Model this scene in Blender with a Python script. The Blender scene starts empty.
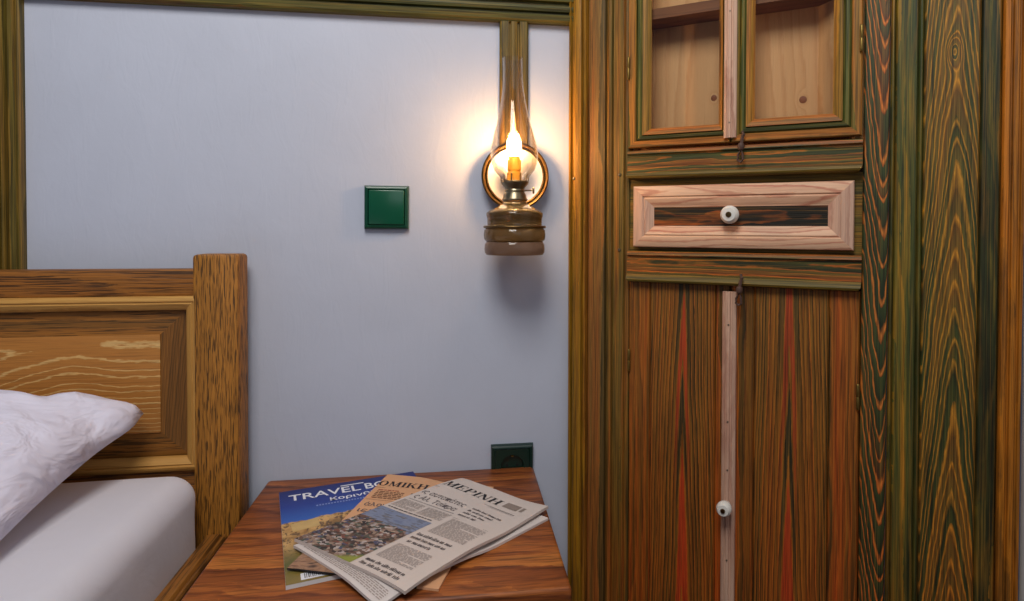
import bpy, bmesh, math, random
import numpy as np
from mathutils import Vector, Matrix, noise as mnoise
random.seed(7)
SC = bpy.context.scene
COL = SC.collection

# ------------------------------------------------------------------ camera, world, lights, exposure
YAW, PITCH, ROLL = 0.153193, 0.0177235, -0.002777
fw = Vector((math.sin(YAW)*math.cos(PITCH), math.cos(YAW)*math.cos(PITCH), -math.sin(PITCH)))
rt = Vector((math.cos(YAW), -math.sin(YAW), 0)); dn = fw.cross(rt)
rt2 = rt*math.cos(ROLL) + dn*math.sin(ROLL); dn2 = -rt*math.sin(ROLL) + dn*math.cos(ROLL)
cam = bpy.data.cameras.new('camera'); camo = bpy.data.objects.new('camera', cam); COL.objects.link(camo)
mw = Matrix((( rt2.x, -dn2.x, -fw.x, 0.0), (rt2.y, -dn2.y, -fw.y, -1.176), (rt2.z, -dn2.z, -fw.z, 1.02), (0, 0, 0, 1)))
camo.matrix_world = mw
cam.sensor_width = 36; cam.lens = 640*36/1024
cam.shift_x = (512-555.255)/1024; cam.shift_y = (238.08-300.5)/1024
cam.clip_start = 0.02
SC.camera = camo
SC.view_settings.view_transform = 'Standard'; SC.view_settings.look = 'None'
SC.view_settings.gamma = 1; SC.view_settings.use_curve_mapping = False
SC.view_settings.exposure = 0.0

world = bpy.data.worlds.new('world'); SC.world = world; world.use_nodes = True
world.node_tree.nodes['Background'].inputs[0].default_value = (0.62, 0.72, 1.0, 1)
world.node_tree.nodes['Background'].inputs[1].default_value = 0.115

def area_light(name, loc, target, sx, sy, power, col):
    l = bpy.data.lights.new(name, 'AREA'); l.shape = 'RECTANGLE'; l.size = sx; l.size_y = sy
    l.energy = power; l.color = col
    o = bpy.data.objects.new(name, l); COL.objects.link(o); o.location = loc
    o.rotation_euler = (Vector(target)-Vector(loc)).to_track_quat('-Z', 'Y').to_euler()
    return o
area_light('rear_fill_light', (0.5, -3.0, 2.0), (0.0, 0.0, 1.15), 1.6, 1.2, 6, (0.86, 0.92, 1.0))  # unseen cool fill added behind the camera, not an actual window
area_light('overhead_fill_light', (-0.22, -1.22, 2.30), (-0.05, -0.1, 1.10), 0.7, 0.7, 22.5, (1.0, 0.96, 0.90))  # unseen overhead light added for the fall-off down the walls

# ------------------------------------------------------------------ helpers
def lin(c):
    r = []
    for v in c[:3]:
        v = v/255.0
        r.append(v/12.92 if v <= 0.04045 else ((v+0.055)/1.055)**2.4)
    return (*r, 1.0)

def tag(o, label=None, cat=None, group=None, kind=None):
    if label: o['label'] = label
    if cat: o['category'] = cat
    if group: o['group'] = group
    if kind: o['kind'] = kind
    return o

def empty(name, loc=(0, 0, 0), rz=0.0):
    o = bpy.data.objects.new(name, None); COL.objects.link(o)
    o.location = loc; o.rotation_euler = (0, 0, rz); o.empty_display_size = 0.05
    return o

def link(name, me, m, parent=None, smooth=False):
    if m is not None: me.materials.append(m)
    if smooth:
        for p in me.polygons: p.use_smooth = True
    o = bpy.data.objects.new(name, me); COL.objects.link(o)
    if parent is not None: o.parent = parent
    return o

def from_bm(name, bm, m, parent=None, smooth=False, auto=None):
    bmesh.ops.recalc_face_normals(bm, faces=bm.faces)
    me = bpy.data.meshes.new(name); bm.to_mesh(me); bm.free()
    if auto is not None:
        for p in me.polygons: p.use_smooth = True
        me.set_sharp_from_angle(angle=math.radians(auto))
    return link(name, me, m, parent, smooth)

def from_py(name, vs, fs, m, parent=None, smooth=False, auto=None):
    bm = bmesh.new()
    bv = [bm.verts.new(v) for v in vs]
    for f in fs:
        try: bm.faces.new([bv[i] for i in f])
        except ValueError: pass
    return from_bm(name, bm, m, parent, smooth, auto)

def add_box(bm, x0, x1, y0, y1, z0, z1, bev=0.0, seg=2):
    r = bmesh.ops.create_cube(bm, size=1.0)
    vs = r['verts']
    for v in vs:
        v.co = Vector((x0 if v.co.x < 0 else x1, y0 if v.co.y < 0 else y1, z0 if v.co.z < 0 else z1))
    if bev > 0:
        es = {e for v in vs for e in v.link_edges}
        bmesh.ops.bevel(bm, geom=list(es), offset=bev, segments=seg, affect='EDGES', profile=0.5)

def box(name, x0, x1, y0, y1, z0, z1, m, parent=None, bev=0.0, seg=2):
    bm = bmesh.new(); add_box(bm, x0, x1, y0, y1, z0, z1, bev, seg)
    return from_bm(name, bm, m, parent, auto=40 if bev else None)

def prism(name, prof, l0, l1, axis, m, parent=None, auto=30):
    """closed profile [(a,b)], extruded: axis 'z': a->x b->y ; axis 'x': a->z b->y ; axis 'y': a->x b->z"""
    vs = []
    for l in (l0, l1):
        for a, b in prof:
            vs.append({'z': (a, b, l), 'x': (l, b, a), 'y': (a, l, b)}[axis])
    n = len(prof)
    fs = [tuple(range(n)), tuple(range(2*n-1, n-1, -1))]
    for i in range(n):
        j = (i+1) % n; fs.append((i, j, n+j, n+i))
    return from_py(name, vs, fs, m, parent, auto=auto)

def frame_side(name, side, x0, x1, z0, z1, prof, m, parent, auto=35):
    """mitred moulding piece round a rectangle; prof = [(inset, front height)], back at y = 0"""
    P = [(prof[0][0], 0.0)] + list(prof) + [(prof[-1][0], 0.0)]
    vs = []
    for end in (0, 1):
        for t, h in P:
            if side == 'bottom': v = ((x0+t) if end == 0 else (x1-t), -h, z0+t)
            elif side == 'top': v = ((x0+t) if end == 0 else (x1-t), -h, z1-t)
            elif side == 'left': v = (x0+t, -h, (z0+t) if end == 0 else (z1-t))
            else: v = (x1-t, -h, (z0+t) if end == 0 else (z1-t))
            vs.append(v)
    n = len(P)
    fs = [tuple(range(n)), tuple(range(2*n-1, n-1, -1))]
    for i in range(n):
        j = (i+1) % n; fs.append((i, j, n+j, n+i))
    return from_py(name, vs, fs, m, parent, auto=auto)

def lathe(name, prof, m, parent=None, n=40, axis='z', c=(0, 0, 0), closed=False, ribs=None, auto=40):
    """prof [(r, h)]"""
    vs, fs = [], []
    k = len(prof)
    for i in range(n):
        a = 2*math.pi*i/n
        for (r, h) in prof:
            rr = r
            if ribs and ribs[0] <= h <= ribs[1]: rr = r*(1+ribs[2]*(1 if i % 2 else -1))
            if axis == 'z': v = (c[0]+rr*math.cos(a), c[1]+rr*math.sin(a), c[2]+h)
            elif axis == 'y': v = (c[0]+rr*math.cos(a), c[1]+h, c[2]+rr*math.sin(a))
            else: v = (c[0]+h, c[1]+rr*math.cos(a), c[2]+rr*math.sin(a))
            vs.append(v)
    for i in range(n):
        j = (i+1) % n
        for q in range(k-1 if not closed else k):
            p = (q+1) % k
            fs.append((i*k+q, j*k+q, j*k+p, i*k+p))
    if not closed:
        for q in (0, k-1):
            if prof[q][0] > 1e-6: fs.append(tuple(i*k+q for i in range(n)))
    bm = bmesh.new(); bv = [bm.verts.new(v) for v in vs]
    for f in fs:
        try: bm.faces.new([bv[i] for i in f])
        except ValueError: pass
    bmesh.ops.remove_doubles(bm, verts=bm.verts, dist=1e-6)
    return from_bm(name, bm, m, parent, auto=auto)

def tube(name, pts, rad, m, parent=None, n=8, closed=False):
    pts = [Vector(p) for p in pts]; vs, fs = [], []
    k = len(pts); rads = rad if isinstance(rad, (list, tuple)) else [rad]*k
    up = Vector((0.13, 0.31, 0.94)).normalized()
    for i, p in enumerate(pts):
        if closed: t = pts[(i+1) % k]-pts[i-1]
        else: t = pts[min(i+1, k-1)]-pts[max(i-1, 0)]
        t.normalize(); a = t.cross(up); a.normalize(); b = t.cross(a)
        for q in range(n):
            an = 2*math.pi*q/n; vs.append(p+rads[i]*(a*math.cos(an)+b*math.sin(an)))
    for i in range(k if closed else k-1):
        j = (i+1) % k
        for q in range(n):
            p = (q+1) % n; fs.append((i*n+q, i*n+p, j*n+p, j*n+q))
    if not closed:
        fs.append(tuple(range(n))); fs.append(tuple((k-1)*n+q for q in range(n)))
    return from_py(name, vs, fs, m, parent, auto=50)

# ------------------------------------------------------------------ materials
class NT:
    def __init__(s, name):
        s.mat = bpy.data.materials.new(name); s.mat.use_nodes = True
        s.t = s.mat.node_tree; s.b = s.t.nodes['Principled BSDF']; s.out = s.t.nodes['Material Output']
    def n(s, typ, ins=None, **props):
        nd = s.t.nodes.new(typ)
        for k, v in props.items(): setattr(nd, k, v)
        for k, v in (ins or {}).items(): s.set(nd, k, v)
        return nd
    def set(s, nd, k, v):
        if isinstance(v, bpy.types.NodeSocket): s.t.links.new(v, nd.inputs[k])
        else: nd.inputs[k].default_value = v
    def m(s, op, a, b=None, c=None):
        nd = s.n('ShaderNodeMath', operation=op)
        for i, v in enumerate((a, b, c)):
            if v is not None: s.set(nd, i, v)
        return nd.outputs[0]
    def vec(s, x, y, z):
        return s.n('ShaderNodeCombineXYZ', {0: x, 1: y, 2: z}).outputs[0]
    def noise(s, v, scale=1.0, detail=2.0, rough=0.5, dist=0.0):
        return s.n('ShaderNodeTexNoise', {'Vector': v, 'Scale': scale, 'Detail': detail, 'Roughness': rough, 'Distortion': dist}).outputs[0]
    def ramp(s, f, stops, interp='LINEAR'):
        nd = s.n('ShaderNodeValToRGB', {0: f}); cr = nd.color_ramp; cr.interpolation = interp
        while len(cr.elements) < len(stops): cr.elements.new(0.5)
        for e, (p, c) in zip(cr.elements, stops):
            e.position = p; e.color = lin(c) if len(c) == 3 and max(c) > 1 else (*c[:3], 1)
        return nd.outputs[0]
    def mix(s, f, a, b, mode='MIX'):
        nd = s.n('ShaderNodeMix', data_type='RGBA', blend_type=mode)
        s.set(nd, 0, f)
        for i, v in ((6, a), (7, b)):
            if isinstance(v, tuple) and len(v) == 3: v = lin(v)
            s.set(nd, i, v)
        return nd.outputs[2]
    def coords(s, kind='Object'):
        v = s.n('ShaderNodeTexCoord').outputs[kind]
        sp = s.n('ShaderNodeSeparateXYZ', {0: v})
        return v, sp.outputs[0], sp.outputs[1], sp.outputs[2]
    def smooth(s, v, e0, e1):
        nd = s.n('ShaderNodeMapRange', {0: v, 1: e0, 2: e1, 3: 0.0, 4: 1.0}, interpolation_type='SMOOTHSTEP')
        return nd.outputs[0]
    def bump(s, h, strength, dist=0.002):
        nd = s.n('ShaderNodeBump', {'Height': h, 'Strength': strength, 'Distance': dist})
        s.t.links.new(nd.outputs[0], s.b.inputs['Normal'])

def plain(name, col, rough=0.5, metal=0.0, spec=0.5, var=0.0, vs=40.0, bump=0.0):
    s = NT(name); s.b.inputs['Roughness'].default_value = rough; s.b.inputs['Metallic'].default_value = metal
    s.b.inputs['Specular IOR Level'].default_value = spec
    v, x, y, z = s.coords(); nz = s.noise(v, vs, 3.0)
    c = s.mix(s.m('MULTIPLY', nz, var), col, tuple(max(1.01, q*0.55) for q in col)) if var else None
    if c is not None: s.set(s.b, 'Base Color', c)
    else: s.b.inputs['Base Color'].default_value = lin(col)
    if bump: s.bump(nz, bump)
    return s.mat

def wood(name, along, ring, tint, a0=0.0, d=0.02, taper=0.0, freq=60.0, warp=0.6, wob=0.01, tintscale=(9.0, 1.6),
         tintmix=0.6, fiber=0.45, rough=0.5, bump=0.35, seed=0.0, knots=(), pores=None, ringvar=0.35, spec=0.35, wl=2.5, wa=14.0,
         streak=None, quad=0.0, loop=0.0, looplen=6.0, jag=0.16, fine_s=(470.0, 9.0), gain=1.0, low=None):
    """stained brushed softwood: growth rings cut by the board, stain that differs ring by ring"""
    if name.startswith('stain'):
        fx = lambda c: (min(240, c[0]*1.10), min(240, c[1]*1.05), c[2]*.84)
        ring = [(p, fx(c)) for p, c in ring]; tint = [(p, fx(c)) for p, c in tint]
        if fine_s == (470.0, 9.0): fine_s = (340.0, 7.0)
        if fiber == .45: fiber = .62
        tintscale = (tintscale[0]*1.8, tintscale[1])
    s = NT(name); v, x, y, z = s.coords()
    if along == 'z': a, l = s.m('ADD', x, s.m('MULTIPLY', y, 0.6)), z
    elif along == 'x': a, l = s.m('ADD', z, s.m('MULTIPLY', y, 0.6)), x
    else: a, l = s.m('ADD', x, s.m('MULTIPLY', z, 0.6)), y
    P1 = s.vec(s.m('MULTIPLY', a, wa), seed, s.m('MULTIPLY', l, wl))
    n1 = s.m('SUBTRACT', s.noise(P1, 1.0, 3.0, 0.55), 0.5)
    nw = s.m('SUBTRACT', s.noise(s.vec(seed+3.1, 0.0, s.m('MULTIPLY', l, 3.0)), 1.0, 1.0), 0.5)
    ac = s.m('ADD', s.m('SUBTRACT', a, a0), s.m('MULTIPLY', nw, wob*2))
    a2 = s.m('MULTIPLY', ac, ac)
    r = s.m('ADD', s.m('SQRT', s.m('ADD', a2, d*d)), s.m('MULTIPLY', a2, quad))
    fld = s.m('ADD', s.m('ADD', r, s.m('MULTIPLY', l, taper)), s.m('MULTIPLY', n1, warp*0.05))
    if loop:
        nl = s.m('SUBTRACT', s.noise(s.vec(seed+9.0, s.m('MULTIPLY', a, 4.0), s.m('MULTIPLY', l, looplen)), 1.0, 1.0), 0.5)
        fld = s.m('ADD', fld, s.m('MULTIPLY', nl, loop))
    for ka, kl, amp, ra, rl in knots:
        e = s.m('ADD', s.m('POWER', s.m('DIVIDE', s.m('SUBTRACT', a, ka), ra), 2.0), s.m('POWER', s.m('DIVIDE', s.m('SUBTRACT', l, kl), rl), 2.0))
        fld = s.m('ADD', fld, s.m('MULTIPLY', s.m('POWER', 2.718, s.m('MULTIPLY', e, -1.0)), amp))
    q = s.m('MULTIPLY', fld, freq)
    # rings of uneven width, edges frayed by the fibres
    q = s.m('ADD', q, s.m('MULTIPLY', s.noise(s.vec(s.m('MULTIPLY', q, 0.45), seed, 0.0), 1.0, 1.0), 1.6))
    js = s.m('SUBTRACT', s.noise(s.vec(s.m('MULTIPLY', a, 300.0), seed+2.0, s.m('MULTIPLY', l, 70.0)), 1.0, 2.0), 0.5)
    q = s.m('ADD', q, s.m('MULTIPLY', js, jag*2))
    fr = s.m('FRACT', q); fl = s.m('FLOOR', q)
    rnd = s.n('ShaderNodeTexWhiteNoise', {'W': s.m('ADD', fl, seed*7.0)}, noise_dimensions='1D').outputs[0]
    fine = s.noise(s.vec(s.m('MULTIPLY', a, fine_s[0]), seed, s.m('MULTIPLY', l, fine_s[1])), 1.0, 2.0, 0.6)
    fr2 = s.m('ADD', fr, s.m('MULTIPLY', s.m('SUBTRACT', fine, 0.5), 0.25))
    c = s.ramp(fr2, ring)
    tn = s.noise(s.vec(s.m('MULTIPLY', a, tintscale[0]*4), seed+11.0, s.m('MULTIPLY', l, tintscale[1])), 1.0, 3.0, 0.6)
    tn = s.m('ADD', s.m('MULTIPLY', tn, 1.0-ringvar), s.m('MULTIPLY', rnd, ringvar))
    tc = s.ramp(s.smooth(tn, 0.25, 0.75), tint)
    c = s.mix(tintmix, c, tc)
    for (sa, sw, sc, lo, hi, st) in (streak or ()):      # rings near the heart that took another stain
        e = s.m('POWER', 2.718, s.m('MULTIPLY', s.m('POWER', s.m('DIVIDE', s.m('ADD', s.m('SUBTRACT', a, sa), s.m('MULTIPLY', nw, wob*2)), sw), 4.0), -1.0))
        par = s.m('MODULO', s.m('ADD', fl, 1000.0), 2.0); pick = par if lo > 0 else s.m('SUBTRACT', 1.0, par)
        body = s.m('MULTIPLY', s.smooth(fr2, .08, .16), s.m('SUBTRACT', 1.0, s.smooth(fr2, .84, .94)))
        c = s.mix(s.m('MULTIPLY', s.m('MULTIPLY', e, pick), s.m('MULTIPLY', body, st)), c, sc)
    if low is not None:                                  # the colour turns redder towards the foot of the board
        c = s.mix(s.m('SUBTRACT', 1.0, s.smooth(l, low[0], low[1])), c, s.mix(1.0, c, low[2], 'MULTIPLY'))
    c = s.mix(fiber, c, s.ramp(fine, [(0.30, (0.05*gain,)*3), (0.5, (0.95*gain,)*3), (0.72, (2.2*gain,)*3)]), 'MULTIPLY')
    if gain != 1.0: c = s.mix(1.0-fiber, c, (gain, gain, gain, 1.0), 'MULTIPLY')
    h = s.m('ADD', s.m('MULTIPLY', fr, 0.5), fine)
    if name.startswith('stain'):                         # short dark checks where the stain sits in the brushed grain
        ck = s.noise(s.vec(s.m('MULTIPLY', a, 700.0), seed+21.0, s.m('MULTIPLY', l, 7.0)), 1.0, 1.0, 0.5)
        c = s.mix(s.m('MULTIPLY', s.smooth(ck, .52, .64), .42), c, (26, 24, 15))
        c = s.mix(s.m('MULTIPLY', s.m('SUBTRACT', 1.0, s.smooth(ck, .34, .44)), .20), c, (176, 128, 52))
    if pores is not None:
        pn = s.noise(s.vec(s.m('MULTIPLY', a, pores[0]), seed+5.0, s.m('MULTIPLY', l, pores[1])), 1.0, 1.0, 0.5)
        pm = s.m('MULTIPLY', s.smooth(pn, pores[2], pores[2]+0.09), s.m('ADD', .35, s.m('MULTIPLY', .65, s.smooth(s.m('ADD', fr, s.m('MULTIPLY', n1, 0.6)), 0.05, 0.45))))
        c = s.mix(s.m('MULTIPLY', pm, 0.8), c, pores[3]); h = s.m('SUBTRACT', h, pm)
    s.set(s.b, 'Base Color', c); s.b.inputs['Specular IOR Level'].default_value = spec
    s.set(s.b, 'Roughness', s.m('ADD', rough, s.m('MULTIPLY', fine, 0.12)))
    s.bump(h, bump, 0.0012)
    return s.mat

DG = (34, 44, 32); GR = (58, 74, 48); OC = (150, 106, 34); OR = (196, 100, 42); RD = (190, 66, 32); OL = (112, 100, 40); BK = (34, 30, 20); BR = (100, 58, 24)
m_post = wood('stain_ochre_post', 'z', [(0, (150, 114, 26)), (.6, (128, 96, 24)), (.85, (88, 70, 22)), (1, (150, 114, 26))], [(0, (104, 92, 30)), (.5, (156, 116, 26)), (1, (166, 104, 30))], a0=.3, d=.4, freq=70, taper=.01, tintmix=.55, seed=1.3)
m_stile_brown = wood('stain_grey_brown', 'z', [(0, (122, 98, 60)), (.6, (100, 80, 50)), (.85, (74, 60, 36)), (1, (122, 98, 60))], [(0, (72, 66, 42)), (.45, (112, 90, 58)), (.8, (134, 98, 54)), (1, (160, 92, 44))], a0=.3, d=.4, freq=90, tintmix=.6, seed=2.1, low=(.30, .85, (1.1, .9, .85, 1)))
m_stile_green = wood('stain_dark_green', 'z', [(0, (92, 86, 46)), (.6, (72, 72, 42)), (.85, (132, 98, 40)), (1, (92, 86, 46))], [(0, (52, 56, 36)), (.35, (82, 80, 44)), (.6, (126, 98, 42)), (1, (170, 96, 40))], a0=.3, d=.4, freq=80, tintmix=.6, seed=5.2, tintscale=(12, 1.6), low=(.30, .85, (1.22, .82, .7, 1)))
m_rail = wood('stain_rail', 'x', [(0, (72, 80, 44)), (.35, (62, 72, 42)), (.64, (34, 44, 30)), (.76, (128, 88, 36)), (.87, (204, 108, 46)), (.95, (130, 90, 38)), (1, (72, 80, 44))], [(0, (32, 42, 30)), (.4, (68, 78, 44)), (.68, (126, 104, 42)), (1, (192, 96, 42))], a0=1.131, d=.004, taper=.016, freq=115, warp=.4, quad=10, tintmix=.42, seed=4.4, wl=5, loop=.01, tintscale=(9, 3))
m_rail2 = wood('stain_rail_lower', 'x', [(0, (78, 80, 42)), (.35, (64, 68, 38)), (.62, (32, 40, 28)), (.75, (140, 92, 36)), (.86, (206, 112, 46)), (.95, (136, 90, 38)), (1, (78, 80, 42))], [(0, (32, 40, 28)), (.4, (76, 78, 42)), (.68, (132, 98, 40)), (1, (190, 94, 38))], a0=.956, d=.004, taper=-.018, freq=115, warp=.4, quad=10, tintmix=.36, seed=5.9, wl=5, loop=.012, tintscale=(9, 3))
m_lip = wood('stain_olive_lip', 'x', [(0, (110, 96, 38)), (.6, (80, 74, 34)), (.85, (128, 98, 38)), (1, (110, 96, 38))], [(0, (62, 64, 34)), (.5, (108, 96, 38)), (1, (150, 104, 40))], a0=.4, d=.6, freq=150, tintmix=.6, seed=6.2)
m_lipz = wood('stain_olive_upright', 'z', [(0, (122, 106, 42)), (.6, (98, 86, 36)), (.85, (146, 104, 42)), (1, (122, 106, 42))], [(0, (72, 78, 38)), (.5, (136, 112, 44)), (1, (176, 108, 44))], a0=.9, d=.6, freq=150, tintmix=.6, seed=6.9)
m_gdoor_green = wood('stain_green_moulding', 'z', [(0, (92, 98, 52)), (.6, (74, 84, 48)), (1, (92, 98, 52))], [(0, (60, 76, 46)), (.5, (100, 104, 52)), (1, (140, 116, 48))], a0=.9, d=.6, freq=120, tintmix=.6, seed=7.7)
m_gdoor_green_x = wood('stain_green_moulding_cross', 'x', [(0, (64, 76, 44)), (.6, (54, 64, 40)), (1, (76, 80, 44))], [(0, (44, 56, 36)), (.6, (80, 80, 44)), (1, (136, 104, 44))], a0=.4, d=.6, freq=120, tintmix=.6, seed=7.1)
m_gdoor_orange_x = wood('stain_orange_moulding', 'x', [(0, (176, 108, 46)), (.6, (150, 92, 40)), (.85, (110, 76, 34)), (1, (176, 108, 46))], [(0, (104, 84, 38)), (.5, (166, 106, 44)), (1, (198, 108, 50))], a0=.4, d=.6, freq=140, tintmix=.6, seed=8.2)
m_gdoor_orange = wood('stain_orange_upright', 'z', [(0, (168, 122, 48)), (.6, (146, 104, 42)), (.85, (108, 86, 36)), (1, (168, 122, 48))], [(0, (108, 98, 42)), (.5, (164, 118, 46)), (1, (194, 112, 50))], a0=.9, d=.6, freq=140, tintmix=.6, seed=8.8)
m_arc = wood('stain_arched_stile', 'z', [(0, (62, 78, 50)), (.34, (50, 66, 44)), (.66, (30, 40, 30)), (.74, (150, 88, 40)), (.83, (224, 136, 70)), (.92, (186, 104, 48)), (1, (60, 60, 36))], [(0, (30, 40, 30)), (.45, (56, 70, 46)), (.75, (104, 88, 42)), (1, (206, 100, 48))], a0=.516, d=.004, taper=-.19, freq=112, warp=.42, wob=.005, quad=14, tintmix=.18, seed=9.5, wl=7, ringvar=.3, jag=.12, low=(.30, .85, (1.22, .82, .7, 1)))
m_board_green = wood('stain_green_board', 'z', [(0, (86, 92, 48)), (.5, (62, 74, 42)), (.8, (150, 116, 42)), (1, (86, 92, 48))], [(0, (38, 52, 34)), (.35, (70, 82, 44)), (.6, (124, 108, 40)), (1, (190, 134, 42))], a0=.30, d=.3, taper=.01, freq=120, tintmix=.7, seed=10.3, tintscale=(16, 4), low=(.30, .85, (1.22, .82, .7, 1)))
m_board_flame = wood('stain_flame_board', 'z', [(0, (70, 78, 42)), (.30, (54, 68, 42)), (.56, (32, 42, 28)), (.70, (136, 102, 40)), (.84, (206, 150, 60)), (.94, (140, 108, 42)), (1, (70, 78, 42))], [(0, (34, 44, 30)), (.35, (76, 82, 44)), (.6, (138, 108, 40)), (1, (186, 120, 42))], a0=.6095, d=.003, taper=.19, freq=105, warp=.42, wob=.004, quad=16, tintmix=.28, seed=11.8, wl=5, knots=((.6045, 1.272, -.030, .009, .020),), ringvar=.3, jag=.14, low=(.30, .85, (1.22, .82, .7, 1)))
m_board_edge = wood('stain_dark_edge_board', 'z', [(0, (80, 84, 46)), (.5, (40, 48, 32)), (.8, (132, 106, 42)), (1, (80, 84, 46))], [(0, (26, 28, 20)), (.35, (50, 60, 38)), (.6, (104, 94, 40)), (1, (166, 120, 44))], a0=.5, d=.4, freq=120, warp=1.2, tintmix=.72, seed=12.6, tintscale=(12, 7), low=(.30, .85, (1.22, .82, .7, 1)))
m_trim_orange = wood('stain_orange_trim', 'z', [(0, (184, 118, 32)), (.6, (158, 98, 30)), (.85, (104, 68, 26)), (1, (184, 118, 32))], [(0, (124, 82, 28)), (.5, (180, 114, 32)), (1, (200, 116, 38))], a0=.5, d=.4, freq=110, tintmix=.5, seed=13.1)
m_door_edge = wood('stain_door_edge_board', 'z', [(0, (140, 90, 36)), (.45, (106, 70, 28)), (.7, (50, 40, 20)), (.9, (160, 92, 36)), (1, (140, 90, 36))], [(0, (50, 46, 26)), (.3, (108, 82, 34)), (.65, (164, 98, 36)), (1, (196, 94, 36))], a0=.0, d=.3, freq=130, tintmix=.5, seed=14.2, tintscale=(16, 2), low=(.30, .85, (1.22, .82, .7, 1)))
FL_RING = [(0, (146, 98, 38)), (.36, (124, 82, 32)), (.54, (74, 54, 24)), (.64, (30, 26, 15)), (.74, (58, 44, 22)), (.86, (184, 108, 42)), (1, (146, 98, 38))]
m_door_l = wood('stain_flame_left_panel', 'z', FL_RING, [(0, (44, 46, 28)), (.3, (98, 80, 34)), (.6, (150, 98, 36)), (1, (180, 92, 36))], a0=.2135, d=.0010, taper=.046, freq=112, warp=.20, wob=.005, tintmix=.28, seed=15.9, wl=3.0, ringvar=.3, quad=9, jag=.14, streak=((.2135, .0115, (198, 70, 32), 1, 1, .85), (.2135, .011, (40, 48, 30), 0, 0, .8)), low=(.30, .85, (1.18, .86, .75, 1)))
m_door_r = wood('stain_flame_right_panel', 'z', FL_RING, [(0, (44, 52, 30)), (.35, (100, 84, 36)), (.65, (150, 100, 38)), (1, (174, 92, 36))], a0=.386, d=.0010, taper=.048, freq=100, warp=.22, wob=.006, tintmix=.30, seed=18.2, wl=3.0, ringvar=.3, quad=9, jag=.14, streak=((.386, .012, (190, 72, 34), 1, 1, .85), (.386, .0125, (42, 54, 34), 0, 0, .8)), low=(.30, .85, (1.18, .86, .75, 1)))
m_pale = wood('bare_pink_pine', 'x', [(0, (226, 186, 154)), (.62, (218, 174, 142)), (.76, (176, 106, 84)), (.88, (186, 122, 96)), (1, (226, 186, 154))], [(0, (212, 166, 134)), (.6, (228, 190, 158)), (1, (200, 140, 112))], a0=1.07, d=.012, taper=.07, freq=95, warp=.7, tintmix=.35, fiber=.2, seed=17.2, loop=.02)
m_palez = wood('bare_pink_pine_upright', 'z', [(0, (216, 178, 154)), (.6, (206, 166, 142)), (.85, (178, 126, 106)), (1, (216, 178, 154))], [(0, (196, 156, 134)), (.6, (220, 184, 160)), (1, (190, 138, 116))], a0=.2, d=.4, taper=.02, freq=90, tintmix=.4, fiber=.25, seed=18.4)
m_dpanel = wood('stain_dark_drawer_panel', 'x', [(0, (40, 30, 18)), (.4, (22, 20, 16)), (.65, (90, 50, 22)), (.85, (180, 96, 38)), (1, (40, 30, 18))], [(0, (18, 20, 16)), (.42, (32, 27, 20)), (.62, (116, 66, 28)), (1, (206, 108, 42))], a0=1.03, d=.01, taper=.02, freq=100, warp=.8, tintmix=.72, seed=41.7, wl=7, wa=30, tintscale=(8, 9), fine_s=(500., 16.))
m_pine = wood('bare_pine_interior', 'z', [(0, (226, 176, 120)), (.6, (220, 168, 112)), (.85, (204, 146, 92)), (1, (226, 176, 120))], [(0, (216, 164, 108)), (1, (232, 186, 132))], a0=.30, d=.2, taper=.02, freq=100, warp=.5, tintmix=.4, fiber=.12, seed=20.1,
              knots=((.290, 1.250, .02, .008, .010), (.439, 1.234, .02, .009, .012)), bump=.1)
m_pinex_shade = wood('shaded_brown_shelf', 'x', [(0, (132, 84, 48)), (.6, (122, 76, 42)), (.85, (96, 58, 32)), (1, (132, 84, 48))], [(0, (112, 70, 40)), (1, (140, 92, 54))], a0=.2, d=.3, freq=100, tintmix=.4, fiber=.12, seed=21.1, bump=.1)  # brown darkened to stand in for the shade on the shelf underside
m_knot = plain('pine_knot', (150, 86, 46), .6, var=.5, vs=300)
m_trim_v = wood('stain_olive_wall_trim_upright', 'z', [(0, (108, 98, 44)), (.6, (92, 82, 38)), (.85, (70, 58, 28)), (1, (108, 98, 44))], [(0, (74, 76, 40)), (.5, (108, 94, 42)), (1, (134, 98, 40))], a0=.3, d=.9, freq=110, tintmix=.55, seed=22.6)
m_trim_h = wood('stain_olive_wall_trim_rail', 'x', [(0, (96, 94, 46)), (.6, (80, 80, 42)), (.85, (66, 56, 30)), (1, (96, 94, 46))], [(0, (60, 70, 42)), (.5, (96, 92, 44)), (1, (124, 90, 40))], a0=.3, d=.9, freq=110, tintmix=.55, seed=23.6)
OAK_P = (66, 40, 12)
m_oak_v = wood('oak_upright', 'z', [(0, (176, 118, 42)), (.6, (164, 106, 36)), (.85, (134, 84, 28)), (1, (176, 118, 42))], [(0, (148, 96, 34)), (.6, (178, 118, 42)), (1, (190, 126, 48))], a0=-.385, d=.004, taper=.045, freq=100, warp=.5, quad=6, tintmix=.40, seed=24.8, pores=(700., 34., .50, (46, 28, 8)), fiber=.4, fine_s=(480., 16.))
m_oak_h = wood('oak_rail', 'x', [(0, (158, 100, 36)), (.6, (144, 88, 30)), (.85, (96, 58, 20)), (1, (158, 100, 36))], [(0, (122, 74, 26)), (.6, (158, 98, 36)), (1, (168, 106, 40))], a0=.8, d=.3, taper=.02, freq=110, warp=.4, tintmix=.35, seed=25.8, pores=(480., 14., .48, (48, 28, 8)), fiber=.3)
m_oak_margin = wood('oak_panel_margin', 'x', [(0, (148, 96, 36)), (.6, (134, 84, 30)), (.85, (104, 66, 24)), (1, (148, 96, 36))], [(0, (110, 76, 32)), (.6, (148, 94, 36)), (1, (160, 102, 38))], a0=.4, d=.3, taper=.02, freq=90, warp=.7, tintmix=.5, seed=26.4, pores=(460., 16., .52, (60, 42, 16)), fiber=.25)
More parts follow.
